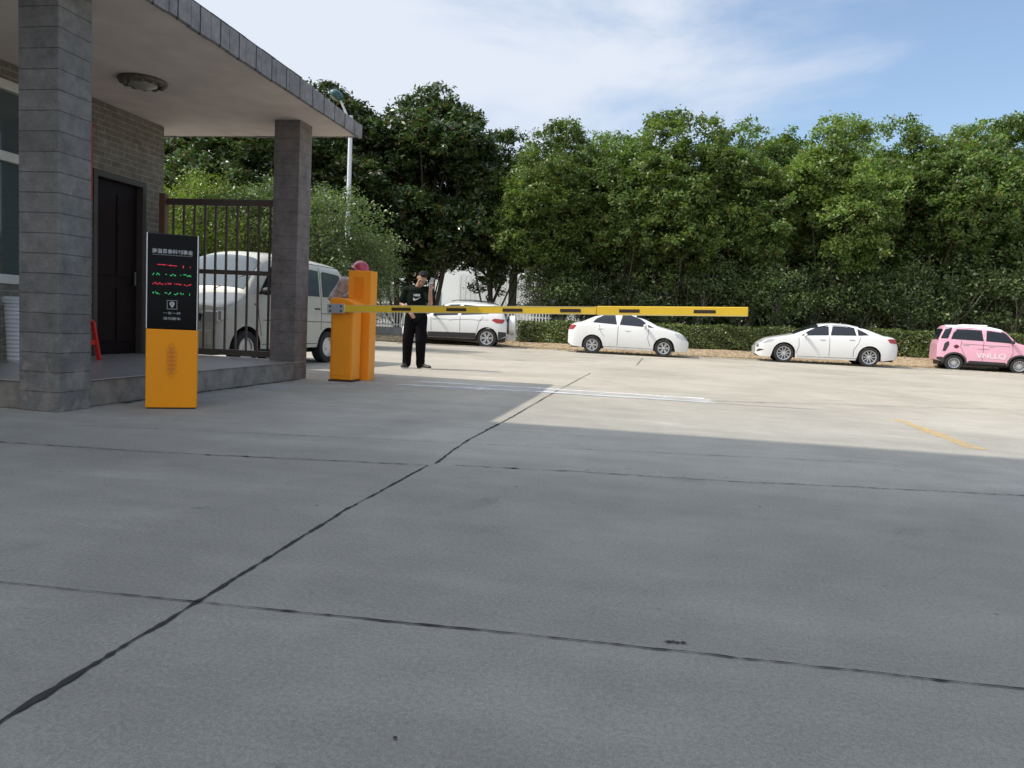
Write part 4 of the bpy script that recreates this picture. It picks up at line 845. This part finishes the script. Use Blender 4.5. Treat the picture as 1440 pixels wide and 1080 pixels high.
MB().box(-.24,.26,-.23,.23,.36,.41).build('seat','trim',ch,bevel=.02);MB().box(-.27,-.22,-.22,.22,.5,.95).build('backrest','trim',ch,bevel=.02)
for a,b_ in((-.2,-.2),(-.2,.2),(.22,-.2),(.22,.2)): MB().box(a-.015,a+.015,b_-.015,b_+.015,0,.358).build('leg','trim',ch)
# ------------------------------------------------------------------ trees
def lobes(rng,n,R0,z0,z1,rl,top=1.0):
    """lobe centres filling an oval crown"""
    out_=[];zc=(z0+z1)/2;hz=(z1-z0)/2
    while len(out_)<n:
        d=unit(rng.normal(size=(1,3)))[0];k=rng.uniform(.25,1)**.6;r=rng.uniform(*rl)
        p=np.array([d[0]*(R0-r*.6)*k,d[1]*(R0-r*.6)*k,zc+d[2]*(hz-r*.6)*k])
        t=(p[2]-z0)/(z1-z0);p[:2]*=(1.0-.25*t*t)*(.75+.35*min(1,t*2.2));out_.append((p,r))
    return out_
def crown(rng,lob,per,leaf,asp,up=.35,jit=.55,shell=.35,tuft=1.):
    Cs=[];Ns=[]
    for p,r in lob:
        k=int(per*(r/.7)**2);d=unit(rng.normal(size=(k,3))+[0,0,up]);rr=r*(1-shell*rng.random((k,1))**1.6)*(1+.18*np.sin(d[:,:1]*7+p[0])*np.cos(d[:,1:2]*6+p[1]))
        C_=p+d*rr*[1,1,.8]
        # gather the leaves into tufts so the lobe reads as twigs with gaps between them
        nt_=max(5,int(19*(r/.7)**2));ti=rng.integers(0,nt_,k);tc_=C_[rng.integers(0,k,nt_)];C_=tc_[ti]+rng.normal(size=(k,3))*[.125*tuft,.125*tuft,.085*tuft]
        Cs.append(C_);Ns.append(unit(d[ti]*.5+d*.2+rng.normal(size=(k,3))*jit+[0,0,.45]))
    return leafgeo(np.concatenate(Cs),np.concatenate(Ns),leaf,asp,rng)
def trunk(rng,lob,H,r0,z0,forks=5,name='trunk',parent=None,m='bark'):
    t=MB();pts=[Vector((0,0,-.05))];x=y=0
    zz=np.linspace(.3,H*.8,7)
    for z in zz: x+=rng.normal()*.07;y+=rng.normal()*.07;pts.append(Vector((x,y,z)))
    t.tube(pts,list(np.linspace(r0,r0*.2,len(pts))),8)
    idx=rng.choice(len(lob),min(forks*4,len(lob)),replace=False)
    for i in idx:
        p=Vector(lob[i][0]);k=min(len(pts)-2,max(1,int(rng.uniform(.15,.7)*len(pts))));s=pts[k]
        if p.z<s.z: s=pts[max(1,k-2)]
        md=(s+p)/2+Vector((rng.normal()*.12,rng.normal()*.12,-.1+rng.normal()*.1));t.tube([s,md,p],[r0*.38,r0*.22,r0*.07],6)
    return t.build(name,m,parent,smooth=True)
def tree(kind,seed,H,R0,z0,nl,rl,per,leaf,asp,lm,tm='bark',r0=.14,up=.35,jit=.55):
    rng=np.random.default_rng(seed);root=empty(kind);lb_=lobes(rng,nl,R0,z0,H,rl)
    V,Fc=crown(rng,lb_,per,leaf,asp,up,jit);trunk(rng,lb_,H,r0,z0,parent=root,m=tm);npmesh('crown',V,Fc,lm,root);return root
def put(root,px,Z,topy,H,first,label,group,cat,rz=0,wx=1.):
    if px>1000: Z+=(px-1000)/440*2.6
    """Z = distance into the scene; scale gives the height seen in the photo"""
    g=ony(px,460,Z);x=g.x;o=root if first else copy_tree(root)
    top=ony(px,topy,Z).z;s=top/H;o.location=(x,Z,0);o.scale=(s*wx,s*wx,s);o.rotation_euler=(0,0,rz);tag(o,label,cat,group);return o
Hc=10.
cam_=[tree('camphor_tree',s,Hc,2.8,2.3,84,(.55,1.1),640,.074,.52,lm,r0=.16,up=.5,jit=.45) for s,lm in((1,'camphor'),(2,'camphor2'),(3,'camphor'))]
spots=[(768,31.8,170,'leftmost leafy green camphor tree next to the dark magnolia, above the compact SUV'),(825,34.2,192,'lower rounded camphor tree filling the dip left of the saloon below the arm'),(868,32.5,172,'camphor tree rising above the rear of the white saloon facing right'),(945,32,153,'tallest camphor crown with a pointed top above the tip of the boom arm'),
 (1035,33,178,'flat-topped camphor tree just right of the boom arm tip'),(1085,35,172,'camphor crown set back above the nose of the long white saloon'),(1165,32.5,160,'broad camphor tree above the long white saloon'),(1245,34.5,168,'camphor tree above the gap between the long saloon and the pink car'),
 (1328,33,154,'high bushy camphor tree above the pink city car'),(1392,36,166,'camphor with thin bluish top and sky gaps near the right edge'),(1462,33,172,'rightmost camphor tree cut off by the edge of the photo')]
used=set()
for i,(px,Z,ty,lbl) in enumerate(spots):
    k=(i*2+1)%3;put(cam_[k],px,Z,ty,Hc,k not in used,lbl,'camphor trees behind the hedge','tree',rz=i*1.3,wx=.97+.06*(i%2));used.add(k)
# back row closes the view
for i,px in enumerate((790,860,925,1000,1060,1125,1195,1270,1345,1410,1480,1560)):
    put(cam_[i%3],px,38.5+(i%2),205+(i*37)%23,Hc,False,'camphor tree of the second row, its crown showing between the front crowns','second row of camphor trees','tree',rz=i*2.1,wx=1.1)
mg=[tree('magnolia_tree',s,10.,3.1,1.6,98,(.5,.95),560,.10,.42,'magnolia',r0=.17,up=.7,jit=.4) for s in(14,17)]
msp=[(438,31,106,'dark magnolia whose tip shows just above the canopy edge'),(503,32,124,'dark magnolia behind the street lamp right of the canopy corner'),(604,33,116,'tallest broad dark magnolia behind the man in black'),(688,33.5,157,'narrower dark magnolia with its trunk above the compact SUV'),(330,27,120,'dark bronze-tinged magnolia seen under the canopy between the railing and soffit'),(240,27,110,'dark magnolia seen next to the guardhouse wall under the soffit'),(560,34.5,168,'dark magnolia crown filling the back between the lamp and the tallest magnolia')]
for i,(px,Z,ty,lbl) in enumerate(msp):
    put(mg[i%2],px,Z,ty,10.35,i<2,lbl,'magnolia trees left of the camphors','tree',rz=i*1.9,wx=(.92 if i==3 else 1.1))
os_=[tree('osmanthus_bush',s,4.8,1.7,.5,44,(.35,.62),520,.042,.5,lm,r0=.08,up=.4) for s,lm in((21,'osman'),(22,'under'))]
for i,(px,Z,ty,lbl,k) in enumerate(((262,19,222,'yellow-green osmanthus bush behind the left half of the railing gate',0),(330,20,226,'yellow-green osmanthus bush behind the right half of the railing gate',0),(392,20.5,213,'green osmanthus bush behind the far column',1),(462,20.5,224,'mid green bush below the lamp pole behind the minivan',1),(500,21.2,292,'low green bush hiding the foot of the lamp pole',1),(215,19,235,'osmanthus bush beside the guardhouse end wall',0),(505,29,300,'low dark bush right of the lamp pole, nearer the tall magnolia',1))):
    put(os_[k],px,Z,ty,4.8,(k==0 and i==0) or (k==1 and i==2),lbl,'bushes behind the gate','bush',rz=i*1.7)
ut=[tree('young_tree',s,3.4,1.25,.45,34,(.3,.55),330,.05,.5,'under',tm='barkp',r0=.045,up=.4) for s in(31,32)]
us=[(786,350),(826,362),(890,352),(930,358),(985,350),(1042,345),(1095,356),(1150,352),(1205,340),(1275,350),(1335,345),(1385,352),(1430,342)]
nm=['first','second','third','fourth','fifth','sixth','seventh','eighth','ninth','tenth','eleventh','twelfth','thirteenth']
for i,(px,ty) in enumerate(us):
    put(ut[i%2],px,31.6+(i%3)*.4,ty,3.4,i<2,'slim young tree behind the hedge, %s of the row counted from the left'%nm[i],'young trees behind the hedge','young tree',rz=i*2.3,wx=1.05)
# dark shrubs filling the ground behind the row
for i,px in enumerate((770,830,895,955,1015,1075,1140,1205,1265,1330,1395,1455,1520)):
    put(os_[1],px,34.8+(i%3)*.7,352+(i*29)%22,4.8,False,'dense dark shrub filling the space between the tree trunks behind the hedge','shrubs between the trunks','bush',rz=i*2.7,wx=1.25)
# hedge
hx0,hx1=gz(728,488).x-.1,19.
def hline(x): return np.interp(x,[p.x for p in kpts],[p.y for p in kpts])+2.45
n=64000;xs=RNG.uniform(hx0,hx1,n);u=RNG.random(n);hz=np.interp(xs,(-6,10),(.2,.36));hh=np.interp(xs,(-5,10),(.98,1.29))-hz+.03*np.sin(xs*3.1)+.02*np.sin(xs*7.7+1)
front=u<.55;topm=u>=.55
zz=np.where(front,RNG.random(n)*hh+.02,hh+RNG.normal(size=n)*.035);yy=np.where(front,RNG.normal(size=n)*.035,RNG.random(n)*.8)+.03*np.sin(xs*5+zz*9)
Cc=np.stack([xs,hline(xs)+yy,zz+hz],1);Nn=unit(np.where(front[:,None],[0,-1,.35],[0,-.1,1])+RNG.normal(size=(n,3))*.55);V,Fc=leafgeo(Cc,Nn,.042,.5)
hg=empty('hedge',(0,0,0),0,'long clipped green hedge running along the verge behind the parked cars','hedge')
npmesh('foliage',V,Fc,'hedge',hg)
core=MB();q=np.linspace(hx0+.12,hx1,60);core.ring([[Vector((x,hline(x)+a,b*(mz(x)+float(np.interp(x,(-5,10),(.70,.86)))))) for a,b in((.12,0),(.12,1),(.7,1),(.7,0))] for x in q]);core.build('branches','hedgecore',hg)
# ------------------------------------------------------------------ street lamp
lp=ony(490,290,22.5);z_=lambda y,px=491: ony(px,y,22.5).z
sl_=empty('street_lamp',(lp.x,22.5,0),0,'white street lamp with a teal head rising past the canopy corner','street lamp')
tp=ony(493.5,163,22.5)
MB().tube([(0,0,0),(0,0,3),(tp.x-lp.x-.0,0,tp.z)],[.085,.075,.06],14).build('pole','lamppost',sl_,smooth=True)
hd=ony(476,136,22.5);e0=Vector((tp.x-lp.x,0,tp.z-.35));e1=Vector((hd.x-lp.x+.1,-.1,hd.z-.12))
MB().tube([e0,(e0+e1)/2+Vector((.03,0,0)),e1],.035,8).build('arm','lamppost',sl_,smooth=True)
hdm=MB().ell((hd.x-lp.x,-.15,hd.z),(.20,.28,.15),Matrix.Rotation(R(35),3,'Y')).build('lamp_head','lamphead',sl_,smooth='all')
MB().ell((hd.x-lp.x-.035,-.15,hd.z-.06),(.15,.22,.10),Matrix.Rotation(R(35),3,'Y')).build('lens','opal',hdm,smooth='all')
nW=26000;xs=RNG.uniform(-2,62,nW);zs_=RNG.random(nW)*(6.2+.8*np.sin(xs*.9));Cc=np.stack([xs,58+RNG.normal(size=nW)*.8,zs_],1);V,Fc=leafgeo(Cc,unit(RNG.normal(size=(nW,3))+[0,-1,.5]),.24,.6)
tag(npmesh('distant_woodland',V,Fc,'under'),kind='stuff')
# ------------------------------------------------------------------ far building, post and fence
fb=empty('factory_building',(-8,52,0),0,'long white two-storey building glimpsed in gaps behind the trees','building')
bx=ony(400,440,52).x+8;bxe=ony(905,440,52).x+8
MB().box(bx,bxe,0,10,0,7.0).build('wall','farwhite',fb);MB().box(bx-.2,bxe+.2,-.3,10.2,7.002,7.3).build('parapet','farwhite',fb)
x=bx+1.0
while x<bxe-3:
    for z0,z1 in((1.0,2.9),(4.4,5.9)):
        wn=MB().box(x,x+2.1,-.03,.05,z0,z1).build('window','farwin',fb);MB().box(x-.08,x+2.18,-.05,-.031,z0-.1,z0-.001).box(x+1.02,x+1.08,-.05,-.031,z0,z1).build('frame','fencew',wn)
    x+=4.3
pw=ony(553,408,38);sh_=empty('white_shed',(pw.x,38,0),0,'small white shed with a grey window seen left of the man in black','shed')
MB().box(-1.6,1.1,0,3,0,2.5).build('wall','farwhite',sh_);MB().box(-1.75,1.25,-.15,3.1,2.502,2.65).build('roof','concpost',sh_);w_=MB().box(-1.3,.2,-.04,-.005,1.0,2.2).build('window','concpost',sh_);MB().box(-1.36,.26,-.06,-.041,1.62,1.72).build('frame','fencew',w_)
pp=ony(721,410,36);gp=MB().box(-.17,.17,-.17,.17,0,ony(721,385,36).z).build('gate_pillar','concpost',bevel=.02);gp.location=(pp.x,36,0);tag(gp,'plain grey concrete pillar under the trees behind the compact SUV','pillar')
wb=empty('white_wall',(ony(722,425,44).x,44,0),0,'white panel wall either side of the grey pillar behind the trees','wall')
MB().box(-3.3,.9,0,.25,0,ony(722,388,44).z).build('panel','farwhite',wb);
m=MB()
for k in range(14): m.box(-3.2+k*.3,-3.19+k*.3,-.012,-.001,.2,ony(722,388,44).z-.1)
m.build('ribs','fencew',wb)
fe=empty('picket_fence',(-9,31.4,0),0,'white picket fence on a low dark wall behind the parked cars','fence')
fx0,fx1=ony(505,450,31.4).x+9,ony(775,450,31.4).x+9
FT=ony(600,434,31.4).z;FB=ony(600,462,31.4).z
MB().box(fx0,fx1,-.1,.1,0,max(.3,FB)).build('low_wall','concpost',fe)
MB().box(fx0,fx1,-.02,.02,FT-.2,FT-.14).box(fx0,fx1,-.02,.02,FB+.08,FB+.14).build('rails','fencew',fe)
x=fx0;k=0
pk=[]
while x<fx1 and k<95:
    o=MB().box(x,x+.055,-.032,-.021,FB+.02,FT).build('picket','fencew',fe);x+=.13;k+=1
